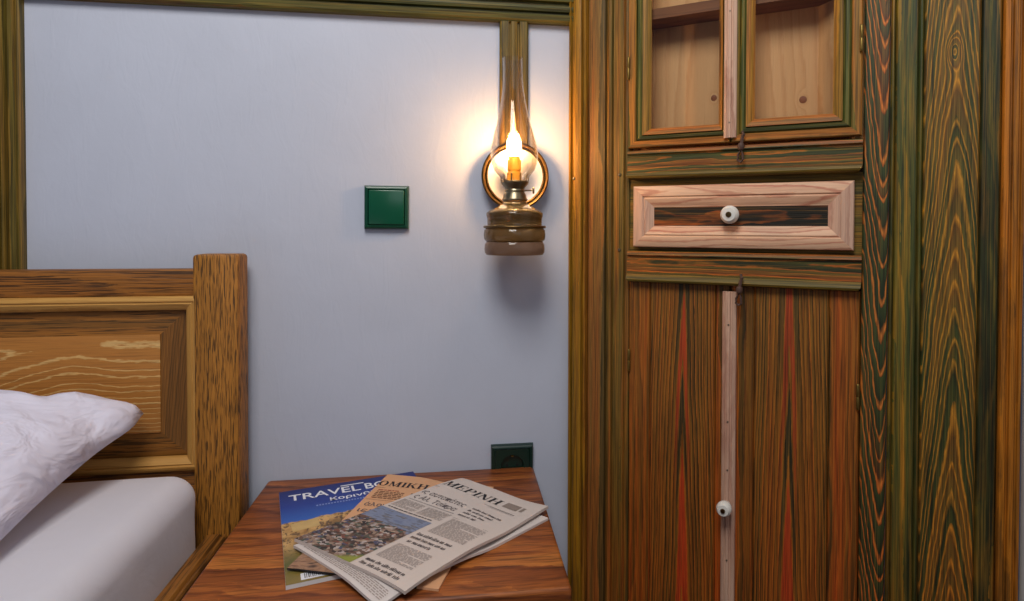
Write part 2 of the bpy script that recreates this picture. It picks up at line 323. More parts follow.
m_oak_margin_v = wood('oak_panel_margin_end', 'z', [(0, (140, 90, 34)), (.45, (126, 80, 30)), (.7, (84, 56, 22)), (1, (140, 90, 34))], [(0, (104, 70, 30)), (.6, (142, 92, 36)), (1, (156, 100, 38))], a0=-.425, d=.004, taper=.18, freq=130, warp=.5, quad=12, tintmix=.4, seed=27.4, wl=5)
m_oak_field = wood('oak_raised_field', 'x', [(0, (178, 118, 52)), (.58, (170, 110, 48)), (.78, (176, 116, 52)), (.85, (226, 190, 126)), (.93, (216, 176, 112)), (1, (178, 118, 52))], [(0, (160, 102, 44)), (.6, (182, 122, 54)), (1, (194, 132, 62))], a0=.780, d=.003, taper=.06, freq=42, warp=.9, wob=.03, quad=10, tintmix=.30, seed=31.4, wl=5, wa=9, fiber=.3, loop=.07, looplen=6, fine_s=(420., 9.))
m_oak_mould = wood('light_oak_moulding', 'x', [(0, (204, 154, 80)), (.6, (194, 142, 72)), (.85, (170, 120, 56)), (1, (204, 154, 80))], [(0, (182, 132, 64)), (1, (208, 160, 86))], a0=.4, d=.3, freq=110, tintmix=.4, fiber=.2, seed=29.2)
m_oak_mould_v = wood('light_oak_moulding_upright', 'z', [(0, (204, 154, 80)), (.6, (194, 142, 72)), (.85, (170, 120, 56)), (1, (204, 154, 80))], [(0, (182, 132, 64)), (1, (208, 160, 86))], a0=.4, d=.3, freq=110, tintmix=.4, fiber=.2, seed=29.9)
m_oak_y = wood('oak_side_rail', 'y', [(0, (160, 106, 42)), (.6, (146, 92, 36)), (.85, (112, 70, 28)), (1, (160, 106, 42))], [(0, (122, 78, 30)), (.6, (158, 102, 40)), (1, (172, 112, 46))], a0=.4, d=.3, taper=.02, freq=80, tintmix=.5, seed=30.7, pores=(500., 16., .52, (64, 40, 14)), fiber=.25)
TB_T = [(0, (92, 46, 22)), (.35, (146, 80, 34)), (.65, (182, 108, 48)), (1, (208, 134, 62))]
m_table = wood('red_brown_table_top', 'x', [(0, (176, 98, 42)), (.5, (160, 84, 36)), (.75, (108, 52, 22)), (.9, (150, 78, 34)), (1, (176, 98, 42))], TB_T, a0=.05, d=.12, taper=.05, freq=70, warp=1.0, wob=.02, tintmix=.5, seed=31.3, wl=5, wa=22, tintscale=(18, 6), fiber=.6, rough=.42, spec=.4, fine_s=(300., 11.))
s_ = None
m_table_v = wood('red_brown_table_side', 'z', [(0, (150, 76, 34)), (.5, (136, 66, 30)), (.8, (100, 46, 20)), (1, (150, 76, 34))], TB_T, a0=.05, d=.12, freq=60, warp=1.2, tintmix=.5, seed=32.3)

def plaster(name, col):
    s = NT(name); v, x, y, z = s.coords()
    n1 = s.noise(v, 5.0, 4.0, 0.6, 0.6); n2 = s.noise(v, 70.0, 3.0, 0.6); n3 = s.noise(s.vec(s.m('MULTIPLY', x, 1.0), y, s.m('MULTIPLY', z, .35)), 26.0, 3.0, 0.6, 1.5)
    c = s.mix(n1, col, tuple(q*0.93 for q in col))
    s.set(s.b, 'Base Color', c); s.b.inputs['Roughness'].default_value = 0.62; s.b.inputs['Specular IOR Level'].default_value = 0.3
    h = s.m('ADD', s.m('MULTIPLY', n2, .5), s.m('MULTIPLY', s.smooth(n3, .40, .66), .35))
    s.bump(h, 0.30, 0.0014)
    return s.mat
m_wall = plaster('lilac_white_plaster', (191, 197, 214))
m_wall2 = plaster('pale_plaster', (214, 214, 214))
m_floor = wood('floor_boards', 'y', [(0, (110, 70, 40)), (1, (92, 56, 30))], [(0, (80, 48, 26)), (1, (120, 78, 44))], a0=.5, d=.3, freq=30, tintmix=.5, seed=40)

def glass_thin(name, col=(1, 1, 1), tr=0.94, k=0.6, pw=2.2):
    s = NT(name); t = s.t
    tb = s.n('ShaderNodeBsdfTransparent'); tb.inputs[0].default_value = (col[0]*tr, col[1]*tr, col[2]*tr, 1)
    g = s.n('ShaderNodeBsdfGlossy'); g.inputs['Roughness'].default_value = 0.03
    fz = s.n('ShaderNodeLayerWeight'); fz.inputs[0].default_value = 0.32
    f = s.m('ADD', s.m('MULTIPLY', s.m('POWER', fz.outputs[1], pw), k), 0.025)
    mx = s.n('ShaderNodeMixShader'); s.set(mx, 0, f)
    t.links.new(tb.outputs[0], mx.inputs[1]); t.links.new(g.outputs[0], mx.inputs[2])
    t.links.new(mx.outputs[0], s.out.inputs[0])
    return s.mat
m_pane = glass_thin('cupboard_pane_glass')
m_chimney = glass_thin('lamp_chimney_glass', (1, .975, .94), .93, .9, 1.5)
m_font = NT('amber_lamp_glass'); s = m_font
_v, _x, _y, _z = s.coords()
s.b.inputs['Base Color'].default_value = lin((190, 150, 92)); s.b.inputs['Roughness'].default_value = 0.06
s.b.inputs['Transmission Weight'].default_value = 0.88; s.b.inputs['IOR'].default_value = 1.42
m_font = s.mat
s = NT('smoky_base_glass'); s.b.inputs['Base Color'].default_value = lin((196, 160, 132)); s.b.inputs['Roughness'].default_value = 0.10
s.b.inputs['Transmission Weight'].default_value = 0.85; s.b.inputs['IOR'].default_value = 1.35; m_fontbase = s.mat
m_brass = plain('aged_brass', (150, 122, 68), .32, 1.0, var=.4, vs=60)
m_burner = plain('grey_burner_metal', (142, 132, 108), .34, 1.0, var=.4, vs=120)
m_rim = plain('dark_bronze_rim', (116, 92, 58), .34, 1.0, var=.3, vs=60)
m_mirror = plain('silvered_reflector', (236, 238, 242), .38, 1.0)
m_hinge = plain('brass_hinge', (142, 118, 64), .5, 1.0, var=.4, vs=90)
m_nail = plain('nail_head', (120, 112, 96), .4, .8)
m_cord = plain('brown_leather_cord', (84, 58, 48), .6, var=.4, vs=200)
m_porc = plain('white_porcelain', (224, 222, 216), .16, var=.06)
m_switch = plain('dark_green_plastic', (8, 78, 54), .22, spec=.6, var=.2, vs=30)
m_switch2 = plain('green_switch_frame', (8, 62, 44), .3, spec=.5)
m_sock = plain('socket_green_plastic', (6, 38, 30), .3, spec=.5)
m_hole = plain('socket_hole', (6, 10, 9), .6)
s = NT('lit_bulb'); s.b.inputs['Base Color'].default_value = (1, .8, .5, 1); s.b.inputs['Emission Color'].default_value = (1.0, .57, .24, 1); s.b.inputs['Emission Strength'].default_value = 235; m_bulb = s.mat
s = NT('bulb_tip_filament'); s.b.inputs['Base Color'].default_value = (1, .8, .5, 1); s.b.inputs['Emission Color'].default_value = (1.0, .6, .15, 1); s.b.inputs['Emission Strength'].default_value = 0.5; m_fil = s.mat
m_sockbrass = plain('candle_socket', (206, 158, 62), .35, .5)

def cloth(name, col, sc=900.0, wr=0.5):
    s = NT(name); v, x, y, z = s.coords()
    n1 = s.noise(v, 16.0, 4.0, .55, .8); n2 = s.noise(v, sc, 1.0)
    s.set(s.b, 'Base Color', s.mix(s.m('MULTIPLY', n1, .5), col, tuple(q*.95 for q in col)))
    s.b.inputs['Roughness'].default_value = .85; s.b.inputs['Specular IOR Level'].default_value = .15
    s.b.inputs['Sheen Weight'].default_value = .15
    s.bump(s.m('ADD', s.m('MULTIPLY', n1, 1.0), s.m('MULTIPLY', n2, .04)), wr, .006)
    return s.mat
m_sheet = cloth('white_sheet', (206, 204, 214), wr=.25)
def pillow_cloth():
    s = NT('white_damask_pillowcase'); v, x, y, z = s.coords()
    n1 = s.noise(s.vec(s.m('MULTIPLY', x, .6), y, s.m('MULTIPLY', z, 1.5)), 17.0, 2.0, .45, .4); n0 = s.noise(s.vec(s.m('MULTIPLY', x, .5), y, s.m('MULTIPLY', z, 1.6)), 14.0, 3.0, .5, 1.0)
    st = s.m('SINE', s.m('MULTIPLY', s.m('ADD', s.m('MULTIPLY', y, 1.0), s.m('MULTIPLY', z, 1.2)), 260.0))
    s.set(s.b, 'Base Color', s.mix(s.m('MULTIPLY', n1, .5), (222, 220, 238), (208, 206, 226)))
    s.b.inputs['Roughness'].default_value = .6; s.b.inputs['Specular IOR Level'].default_value = .3
    s.bump(s.m('ADD', s.m('ADD', s.m('MULTIPLY', n0, 1.2), n1), s.m('MULTIPLY', st, .02)), .80, .012)
    return s.mat
m_pillow = pillow_cloth()

# ------------------------------------------------------------------ the room
tag(box('wall_back', -2.1, 1.5, 0.0, 0.12, 0, 2.5, m_wall), 'lilac white plaster wall behind the bed, lamp and nightstand', 'wall', kind='structure')
TH = 0.624683
PC = Vector((0.2110, 0, 0)); DU = Vector((math.cos(TH), -math.sin(TH), 0)); DV = Vector((math.sin(TH), math.cos(TH), 0))
def cabw(u, v, z): return PC + DU*u + DV*v + Vector((0, 0, z))
e_ = cabw(.694, .012, 0)
tag(box('wall_right', e_.x, e_.x+.12, -2.2, e_.y, 0, 2.5, m_wall2), 'pale plaster wall meeting the plank panelling at the right edge', 'wall', kind='structure')
tag(box('floor', -2.1, 1.5, -3.4, 0.12, -.1, 0, m_floor), 'brown wooden floor below the bed', 'floor', kind='structure')

def reed_profile(w, th, beads):
    """face profile of a moulded strip; returns closed list of (a, y) with the wall at y=0"""
    p = [(0, 0), (0, -th*.7), (w*.03, -th*.8)]
    for a, d in beads: p.append((w*a, -th*d))
    p += [(w*.97, -th*.8), (w, -th*.7), (w, 0)]
    return p
RB = [(.05, .9), (.17, 1), (.21, .98), (.23, .55), (.26, .55), (.28, .85), (.31, .96), (.36, 1), (.41, .96), (.44, .85), (.46, .5), (.49, .5), (.51, .9), (.54, 1), (.95, 1)]
RBM = [(1-a, d) for a, d in reversed(RB)]
def trim(name, prof, l0, l1, axis, m, off, label):
    pr = [(a+off[0], b+off[1]) for a, b in prof]
    return tag(prism(name, pr, l0, l1, axis, m), label, 'trim', kind='structure')
trim('trim_1', reed_profile(.085, .018, [(.05, .9), (.16, 1), (.18, .6), (.22, .6), (.24, .92), (.30, 1), (.36, .92), (.38, .5), (.44, .5), (.46, .95), (.5, 1), (.95, 1)]), -1.7, .2115, 'x', m_trim_h, (1.3915, 0), 'olive green moulded wooden rail running along the top of the wall')
trim('trim_2', reed_profile(.085, .018, [(.05, 1), (.60, 1), (.62, .4), (.66, .4), (.67, .85), (.70, 1), (.73, 1), (.755, .8), (.765, .3), (.80, .3), (.81, .9), (.83, 1), (.93, 1), (.94, .75), (.955, .75)]), .1, 1.3915, 'z', m_trim_v, (-.785, 0), 'olive brown grooved upright wooden strip above the headboard at the left edge')
trim('trim_3', reed_profile(.052, .014, [(.06, .9), (.2, 1), (.3, 1), (.32, .55), (.38, .55), (.40, .9), (.5, 1), (.60, .9), (.62, .55), (.68, .55), (.7, 1), (.94, 1)]), 1.03, 1.3915, 'z', m_trim_v, (.0775, 0), 'narrow olive green upright wooden strip behind the oil lamp')

# ------------------------------------------------------------------ corner cupboard (local: x along the face, y into the corner)
cup = empty('corner_cupboard', PC, -TH)
tag(cup, 'green and orange stained corner cupboard with glazed doors, pale drawer and plank doors', 'cupboard')
def cp(name, *a, **k): return box(name, *a, parent=cup, **k)
ZT = 1.86
# moulded ochre strip against the wall
prism('corner_moulding', [(.0015, .0), (.0015, -.012), (.003, -.016), (.007, -.018), (.009, -.012), (.011, -.012), (.0125, -.018), (.016, -.021), (.024, -.022), (.029, -.020), (.0305, -.012), (.032, -.012), (.0335, -.017), (.036, -.014), (.037, 0)], 0, ZT, 'z', m_post, cup)
prism('stile', [(.0372, .02), (.0372, -.004), (.039, -.006), (.060, -.007), (.070, -.006), (.0715, .001), (.073, .001), (.073, .02)], 0, ZT, 'z', m_stile_brown, cup)
prism('stile', [(.0731, .02), (.0731, .0), (.0745, -.006), (.079, -.009), (.083, -.006), (.0845, 0.0), (.086, 0.0), (.0875, -.004), (.106, -.005), (.108, .001), (.1145, .002), (.1145, .02)], 0, ZT, 'z', m_stile_green, cup)
prism('stile', [(.4905, .02), (.4905, -.001), (.493, -.004), (.524, -.004), (.5255, .0), (.5255, .02)], 0, ZT, 'z', m_arc, cup)
# nail heads on the stile
for zz in (1.113, .979):
    lathe('nail_head', [(0, -.002), (.002, -.0018), (.003, 0)], m_nail, cup, 10, 'y', (.0985, -.005, zz))
lathe('nail_head', [(0, -.002), (.002, -.0018), (.003, 0)], m_nail, cup, 10, 'y', (.016, -.0215, 1.108))
# rails with projecting lips (thing > rail > lip)
def rail(z0, z1, m, lip_h):
    r = prism('rail', [(z0, .02), (z0, -.006), (z0+.003, -.009), (z1-.014, -.009), (z1-.012, -.0055), (z1-.009, -.0055), (z1-.007, -.010), (z1-.002, -.008), (z1, -.003), (z1, .02)], .1148, .4902, 'x', m, cup)
    vs = []; prof = [(0, .0), (0, -.010), (.002, -.0165), (.005, -.018), (.009, -.0165), (lip_h, -.011), (lip_h, 0)]
    for (xe, sg) in ((.1152, 1), (.4898, -1)):
        for a, b in prof: vs.append((xe+sg*max(0, (.006-a))*.8, b, z0-lip_h+.004+a))
    n = len(prof); fs = [tuple(range(n)), tuple(range(2*n-1, n-1, -1))]+[(i, (i+1) % n, n+(i+1) % n, n+i) for i in range(n)]
    from_py('lip', vs, fs, m_lip, r, auto=30)
rail(1.110, 1.155, m_rail, .010)
rail(.9335, .978, m_rail2, .014)
# recess round the drawer
cp('rail', .1148, .4902, .004, .016, .978, 1.104, m_lip)
# drawer
dr = empty('drawer'); dr.parent = cup
DX0, DX1, DZ0, DZ1 = .1255, .4795, .985, 1.0915
prf = [(0, .006), (.0012, .0095), (.003, .0105), (.018, .0105), (.0192, .0085), (.0205, .0085), (.0222, .010), (.0248, .0095), (.034, .0035), (.037, .003)]
for sd, mm in (('top', m_pale), ('bottom', m_pale), ('left', m_palez), ('right', m_palez)):
    frame_side('frame_board', sd, DX0, DX1, DZ0, DZ1, prf, mm, dr)
box('panel', DX0+.034, DX1-.034, -.0025, .003, DZ0+.034, DZ1-.034, m_dpanel, dr)
def knob(par, x, z, y0, r, name='knob', screw_par=None):
    k = lathe(name, [(0, -.030), (r*.25, -.0302), (r*.32, -.029), (r*.7, -.0285), (r*.95, -.024), (r, -.019), (r*.93, -.013), (r*.6, -.008), (r*.45, -.004), (r*.5, 0)], m_porc, par, 28, 'y', (x, y0, z))
    lathe('knob_screw', [(0, -.0315), (r*.26, -.031), (r*.32, -.0295), (r*.32, -.028)], m_rim, screw_par or k, 16, 'y', (x, y0, z))
    return k
knob(dr, .2965, 1.0405, -.0025, .0150, screw_par=dr)
# lower plank doors
for side in ('l', 'r'):
    d = empty('door'); d.parent = cup
    x0, x1, mm, hx, hz_ = (.1165, .2935, m_door_l, .1175, .782) if side == 'l' else (.2955, .4885, m_door_r, .4870, .762)
    z0, z1 = .10, .9225
    if side == 'l': cuts = [(x0, .1555, m_door_edge), (.1560, .2700, mm), (.2705, x1, m_door_edge)]
    else: cuts = [(x0, .3330, m_door_edge), (.3335, .4450, mm), (.4455, x1, m_door_edge)]
    for i, (c0, c1, m2) in enumerate(cuts):
        pr = [(c0, .018), (c0, .0005), (c0+.002, -.002), (c1-.002, -.002), (c1, .0005), (c1, .018)]
        prism('plank', pr, z0, z1, 'z', m2, d)
    for hz in (hz_, .25):
        h = lathe('hinge', [(0, -.021), (.0018, -.020), (.0026, -.018), (.0026, -.001), (.0022, 0), (.0026, .001), (.0026, .018), (.0018, .020), (0, .021)], m_hinge, d, 12, 'z', (hx, -.0045, hz))
cp('carcass_board', .1148, .4902, .0185, .026, .10, .975, m_door_edge)
# pale astragal of the lower doors + knob
def astragal(par, x0, x1, z0, z1, y):
    w = x1-x0
    return prism('astragal', [(x0, y+.004), (x0, y-.004), (x0+.002, y-.006), (x0+w*.22, y-.0075), (x0+w*.28, y-.0055), (x0+w*.36, y-.0055), (x0+w*.42, y-.009), (x0+w*.58, y-.009), (x0+w*.64, y-.0055), (x0+w*.72, y-.0055), (x0+w*.78, y-.0075), (x1-.002, y-.006), (x1, y-.004), (x1, y+.004)], z0, z1, 'z', m_palez, par)
ast = astragal(cup, .2835, .3055, .10, .914, -.0065)
for zz in (.86, .70, .62, .47, .40):
    lathe('nail', [(0, -.0015), (.0013, -.001), (.0016, 0)], m_nail, ast, 8, 'y', (.2945, -.0155, zz))
knob(cup, .2935, .5630, -.0145, .0125)
# glazed doors
def glazed(x0, x1, gx0, gx1, gz0):
    d = empty('glazed_door'); d.parent = cup
    z0, z1 = 1.1585, 1.72; gz1 = 1.66
    # every side is three mouldings: outer orange-olive, green bead, inner orange slip
    bw = [x0-gx0, gz0-z0]
    def sidepiece(name, sd, t0, t1, kind, h):
        # t as fraction of the member width on each side
        X0 = x0+(gx0-x0)*t0; X1 = x1-(x1-gx1)*t0; Z0 = z0+(gz0-z0)*t0; Z1 = z1-(z1-gz1)*t0
        Y0 = x0+(gx0-x0)*t1; Y1 = x1-(x1-gx1)*t1; W0 = z0+(gz0-z0)*t1; W1 = z1-(z1-gz1)*t1
        K = 6; vs = []
        prof = {'flat': [(0, .002), (0, h*.8), (.12, h), (.88, h), (1, h*.85), (1, .002)],
                'bead': [(0, .002), (0, h*.6), (.3, h*.95), (.65, h), (1, h*.6), (1, .002)],
                'slip': [(0, .002), (0, h), (.35, h*.92), (.7, h*.6), (1, h*.25), (1, .002)]}[kind]
        for end in (0, 1):
            for t, hh in prof:
                L = X0+(Y0-X0)*t; R = X1+(Y1-X1)*t; B = Z0+(W0-Z0)*t; T = Z1+(W1-Z1)*t
                if sd == 'bottom': v = (L if end == 0 else R, -hh, B)
                elif sd == 'top': v = (L if end == 0 else R, -hh, T)
                elif sd == 'left': v = (L, -hh, B if end == 0 else T)
                else: v = (R, -hh, B if end == 0 else T)
                vs.append(v)
        n = len(prof)
        fs = [tuple(range(n)), tuple(range(2*n-1, n-1, -1))]+[(i, (i+1) % n, n+(i+1) % n, n+i) for i in range(n)]
        hor = sd in ('top', 'bottom')
        mm = {'flat': (m_gdoor_orange_x if hor else m_lipz), 'bead': (m_gdoor_green_x if hor else m_gdoor_green), 'slip': (m_gdoor_orange_x if hor else m_gdoor_orange)}[kind]
        from_py(name, vs, fs, mm, d, auto=30)
    for sd in ('bottom', 'left', 'right', 'top'):
        sidepiece('frame_member', sd, 0, .36, 'flat', .012)
        sidepiece('frame_bead', sd, .36, .66, 'bead', .0105)
        sidepiece('frame_slip', sd, .66, 1.0, 'slip', .011)
    box('pane', gx0-.003, gx1+.003, -.0015, .0005, gz0-.003, gz1+.003, m_pane, d)
    return d
gd1 = glazed(.1165, .2945, .1560, .2735, 1.1915)
gd2 = glazed(.2955, .4885, .3310, .4480, 1.1955)
for d, hx, hz in ((gd1, .1180, 1.298), (gd2, .4870, 1.303), (gd1, .1180, 1.62), (gd2, .4870, 1.62)):
    lathe('hinge', [(0, -.021), (.0018, -.020), (.0027, -.018), (.0027, -.001), (.0022, 0), (.0027, .001), (.0027, .018), (.0018, .020), (0, .021)], m_hinge, d, 12, 'z', (hx, -.0145, hz))
ast2 = astragal(cup, .2845, .3045, 1.166, 1.72, -.012)
for zz in (1.19, 1.37):
    lathe('nail', [(0, -.0015), (.0013, -.001), (.0016, 0)], m_nail, ast2, 8, 'y', (.2945, -.0205, zz))
cp('head_rail', .1148, .4902, -.006, .02, 1.725, ZT, m_rail, bev=.003)
# inside of the glazed part: pine back boards, splayed sides, shelf
for b0, b1 in ((.135, .300), (.3006, .425)):
    cp('back_board', b0, b1-.0006, .070, .082, 1.10, 1.80, m_pine)
def quadslab(name, pts, z0, z1, m):
    vs = [(x, y, z0) for x, y in pts]+[(x, y, z1) for x, y in pts]; n = len(pts)
    return from_py(name, vs, [tuple(range(n)), tuple(range(2*n-1, n-1, -1))]+[(i, (i+1) % n, n+(i+1) % n, n+i) for i in range(n)], m, cup)
quadslab('side_board', [(.478, .014), (.490, .021), (.430, .081), (.420, .070)], 1.10, 1.80, m_pine)
quadslab('side_board', [(.116, .021), (.124, .021), (.1345, .070), (.1345, .076)], 1.10, 1.80, m_pine)
quadslab('shelf', [(.126, .012), (.476, .012), (.422, .0695), (.136, .0695)], 1.386, 1.404, m_pinex_shade)
quadslab('shelf', [(.126, .0165), (.470, .0165), (.422, .0695), (.136, .0695)], 1.150, 1.166, m_pinex_shade)
quadslab('top_board', [(.04, .021), (.488, .021), (.426, .086), (.16, .084)], 1.80, 1.82, m_pinex_shade)
for kx, kz, kr in ((.248, 1.250, .0060), (.397, 1.234, .0068)):
    lathe('wood_knot', [(0, -.0006), (kr*.8, -.0005), (kr, 0)], m_knot, cup, 14, 'y', (kx, .0702, kz))
cp('plinth', .1148, .4902, -.004, .016, 0.0, .098, m_lip, bev=.002)
# knotted cord latches
for zt in (1.171, .940):
    L = empty('latch'); L.parent = cup
    x = .3135
    yb = -.017 if zt > 1 else -.0215
    tube('cord', [(x+.0015, yb-.000, zt+.004), (x+.0030, yb-.003, zt-.002), (x+.0005, yb-.004, zt-.010), (x, yb-.004, zt-.019)], .0022, m_cord, L, 6)
    tube('cord', [(x+.0045, yb-.000, zt-.001), (x+.0030, yb-.003, zt-.006), (x+.0005, yb-.004, zt-.019)], .0017, m_cord, L, 6)
    lathe('knot', [(0, -.0065), (.0040, -.0050), (.0060, 0), (.0044, .0050), (0, .0065)], m_cord, L, 10, 'z', (x, yb-.0048, zt-.021))
    tube('loop', [(x, yb-.004, zt-.025), (x-.0048, yb-.004, zt-.035), (x-.0054, yb-.004, zt-.0425), (x-.001, yb-.004, zt-.0455), (x+.0030, yb-.004, zt-.043), (x+.0026, yb-.004, zt-.034)], .0020, m_cord, L, 6, closed=True)

# plank panelling right of the cupboard
pan = empty('wall_corner', PC, -TH)
tag(pan, 'dark green stained vertical plank panelling right of the corner cupboard', 'panelling', kind='structure')
def plank(c0, c1, m, y=0.0):
    w = .0022
    prism('plank', [(c0, .018), (c0, y+.001), (c0+w, y-.0025), (c1-w, y-.0025), (c1, y+.001), (c1, .018)], 0, 2.3, 'z', m, pan)
plank(.5262, .5325, m_board_edge, .001); plank(.5330, .5620, m_board_green); plank(.5625, .5690, m_board_green, .0015)
plank(.5694, .6385, m_board_flame); plank(.6390, .6632, m_board_edge, .001)
box('backing_board', .5262, .692, .0185, .026, 0, 2.3, m_board_edge, pan)
t = empty('trim_4', PC, -TH); tag(t, 'orange stained moulded upright strip between plank panelling and right wall', 'trim', kind='structure')
prism('moulding', [(.6640, .018), (.6640, -.009), (.6655, -.012), (.671, -.013), (.6725, -.009), (.674, -.009), (.6755, -.0135), (.681, -.0135), (.6825, -.009), (.684, -.009), (.6855, -.012), (.689, -.011), (.6905, 0), (.6905, .018)], 0, 2.3, 'z', m_trim_orange, t)

# ------------------------------------------------------------------ bed
bed = empty('bed', (-.84, -1.03, 0)); tag(bed, 'oak bed with raised-panel headboard and thick square post', 'bed')
bp = (.84, 1.03, 0)
def bd(o): o.location = bp; return o
def bbox(name, x0, x1, y0, y1, z0, z1, m, bev=.003): return bd(box(name, x0, x1, y0, y1, z0, z1, m, bed, bev))
XR, XL = -.4115, -1.27
bbox('headboard_post', -.4205, -.3500, -.072, -.020, 0, .9735, m_oak_v, .006)
bbox('headboard_post', XL-.07, XL, -.072, -.020, 0, .9735, m_oak_v, .006)
bbox('top_rail', XL, -.4205, -.064, -.024, .9055, .949, m_oak_h, .003)
bbox('bottom_rail', XL, -.4205, -.060, -.026, .44, .628, m_oak_h, .002)
hp = empty('headboard_panel'); hp.parent = bed; hp.location = bp
YF = -.058
def shift(o, y): o.location = (0, y, 0); return o
mprof = [(0, .004), (.001, .010), (.004, .0125), (.008, .013), (.0095, .0105), (.011, .0105), (.0125, .012), (.019, .008), (.0225, .0035), (.0235, .0)]
MX0, MX1, MZ0, MZ1 = XL-.005, -.4105, .6225, .9068
for sd in ('top', 'right', 'bottom', 'left'):
    shift(frame_side('moulding', sd, MX0, MX1, MZ0, MZ1, mprof, m_oak_mould if sd in ('top', 'bottom') else m_oak_mould_v, hp), YF)
fx0, fx1, fz0, fz1 = MX0+.0225, MX1-.0225, MZ0+.0225, MZ1-.0225
sl = [(0, .0005), (.0395, .0065), (.0405, .0085)]
for sd in ('top', 'right', 'bottom', 'left'):
    shift(frame_side('bevel_board', sd, fx0, fx1, fz0, fz1, sl, m_oak_margin if sd in ('top', 'bottom') else m_oak_margin_v, hp), YF+.006)
box('raised_field', fx0+.0400, fx1-.0400, YF-.0028, YF+.006, fz0+.040, fz1-.040, m_oak_field, hp, .0012)
bbox('panel_backing', XL, -.4205, YF+.006, -.026, .60, .92, m_oak_h, 0)
# side rails and foot
rr = bd(prism('side_rail', [(-.402, .34), (-.402, .515), (-.400, .518), (-.381, .519), (-.3795, .517), (-.3785, .513), (-.377, .513), (-.3755, .517), (-.371, .518), (-.369, .515), (-.369, .34)], -2.03, -.072, 'y', m_oak_y, bed))
bd(prism('side_rail', [(XL-.06, .34), (XL-.06, .518), (XL-.02, .518), (XL-.02, .34)], -2.03, -.072, 'y', m_oak_y, bed))
bbox('slat_base', XL-.02, -.402, -2.03, -.072, .40, .43, m_oak_h, 0)
for px in (-.4205, XL-.07): bbox('foot_post', px, px+.0705, -2.08, -2.03, 0, .60, m_oak_v, .006)
bbox('foot_board', XL, -.4205, -2.07, -2.04, .34, .56, m_oak_h, .003)

def rounded_box(x0, x1, y0, y1, z0, z1, r, nx, ny, nz, disp=None):
    c = [(x0+x1)/2, (y0+y1)/2, (z0+z1)/2]
    vs, idx, fs = [], {}, []
    lo = (x0, y0, z0); hi = (x1, y1, z1); N = (nx, ny, nz)
    def dist(k, i):
        f = i/N[k]; L = hi[k]-lo[k]; q = min(.3, r/L)
        # denser near the rounded ends
        e = 6
        if i <= e: return lo[k]+L*q*(i/e)
        if i >= N[k]-e: return hi[k]-L*q*((N[k]-i)/e)
        return lo[k]+L*(q+(1-2*q)*(i-e)/(N[k]-2*e))
    def vert(i, j, k):
        key = (i, j, k)
        if key in idx: return idx[key]
        p = Vector((dist(0, i), dist(1, j), dist(2, k)))
        q = Vector([min(max(p[t], lo[t]+r), hi[t]-r) for t in range(3)])
        d = p-q
        nrm = d.normalized() if d.length > 1e-9 else Vector((0, 0, 1))
        m = max(abs(d.x), abs(d.y), abs(d.z))
        p2 = q+nrm*m if d.length > 1e-9 else p
        if disp: p2 = disp(p2, nrm)
        idx[key] = len(vs); vs.append(p2); return idx[key]
    for k in (0, nz):
        for i in range(nx):
            for j in range(ny): fs.append((vert(i, j, k), vert(i+1, j, k), vert(i+1, j+1, k), vert(i, j+1, k)))
    for j in (0, ny):
        for i in range(nx):
            for k in range(nz): fs.append((vert(i, j, k), vert(i+1, j, k), vert(i+1, j, k+1), vert(i, j, k+1)))
    for i in (0, nx):
        for j in range(ny):
            for k in range(nz): fs.append((vert(i, j, k), vert(i, j+1, k), vert(i, j+1, k+1), vert(i, j, k+1)))
    return vs, fs
def mdisp(p, n):
    w = mnoise.noise(Vector((p.x*3, p.y*5, p.z*2)))*.004
    side = max(0, n.x)
    f = mnoise.noise(Vector((1.7, p.y*22+p.z*14, p.z*5)))*.0035*side
    return p+n*(w+f)-Vector((0, 0, .006*max(0, n.z)*0))
vs, fs = rounded_box(XL-.015, -.404, -2.025, -.078,   .431, .6310, .040, 44, 90, 20, mdisp)
tag(from_py('mattress', vs, fs, m_sheet, smooth=True), 'thick mattress under a smooth white fitted sheet on the oak bed', 'mattress')

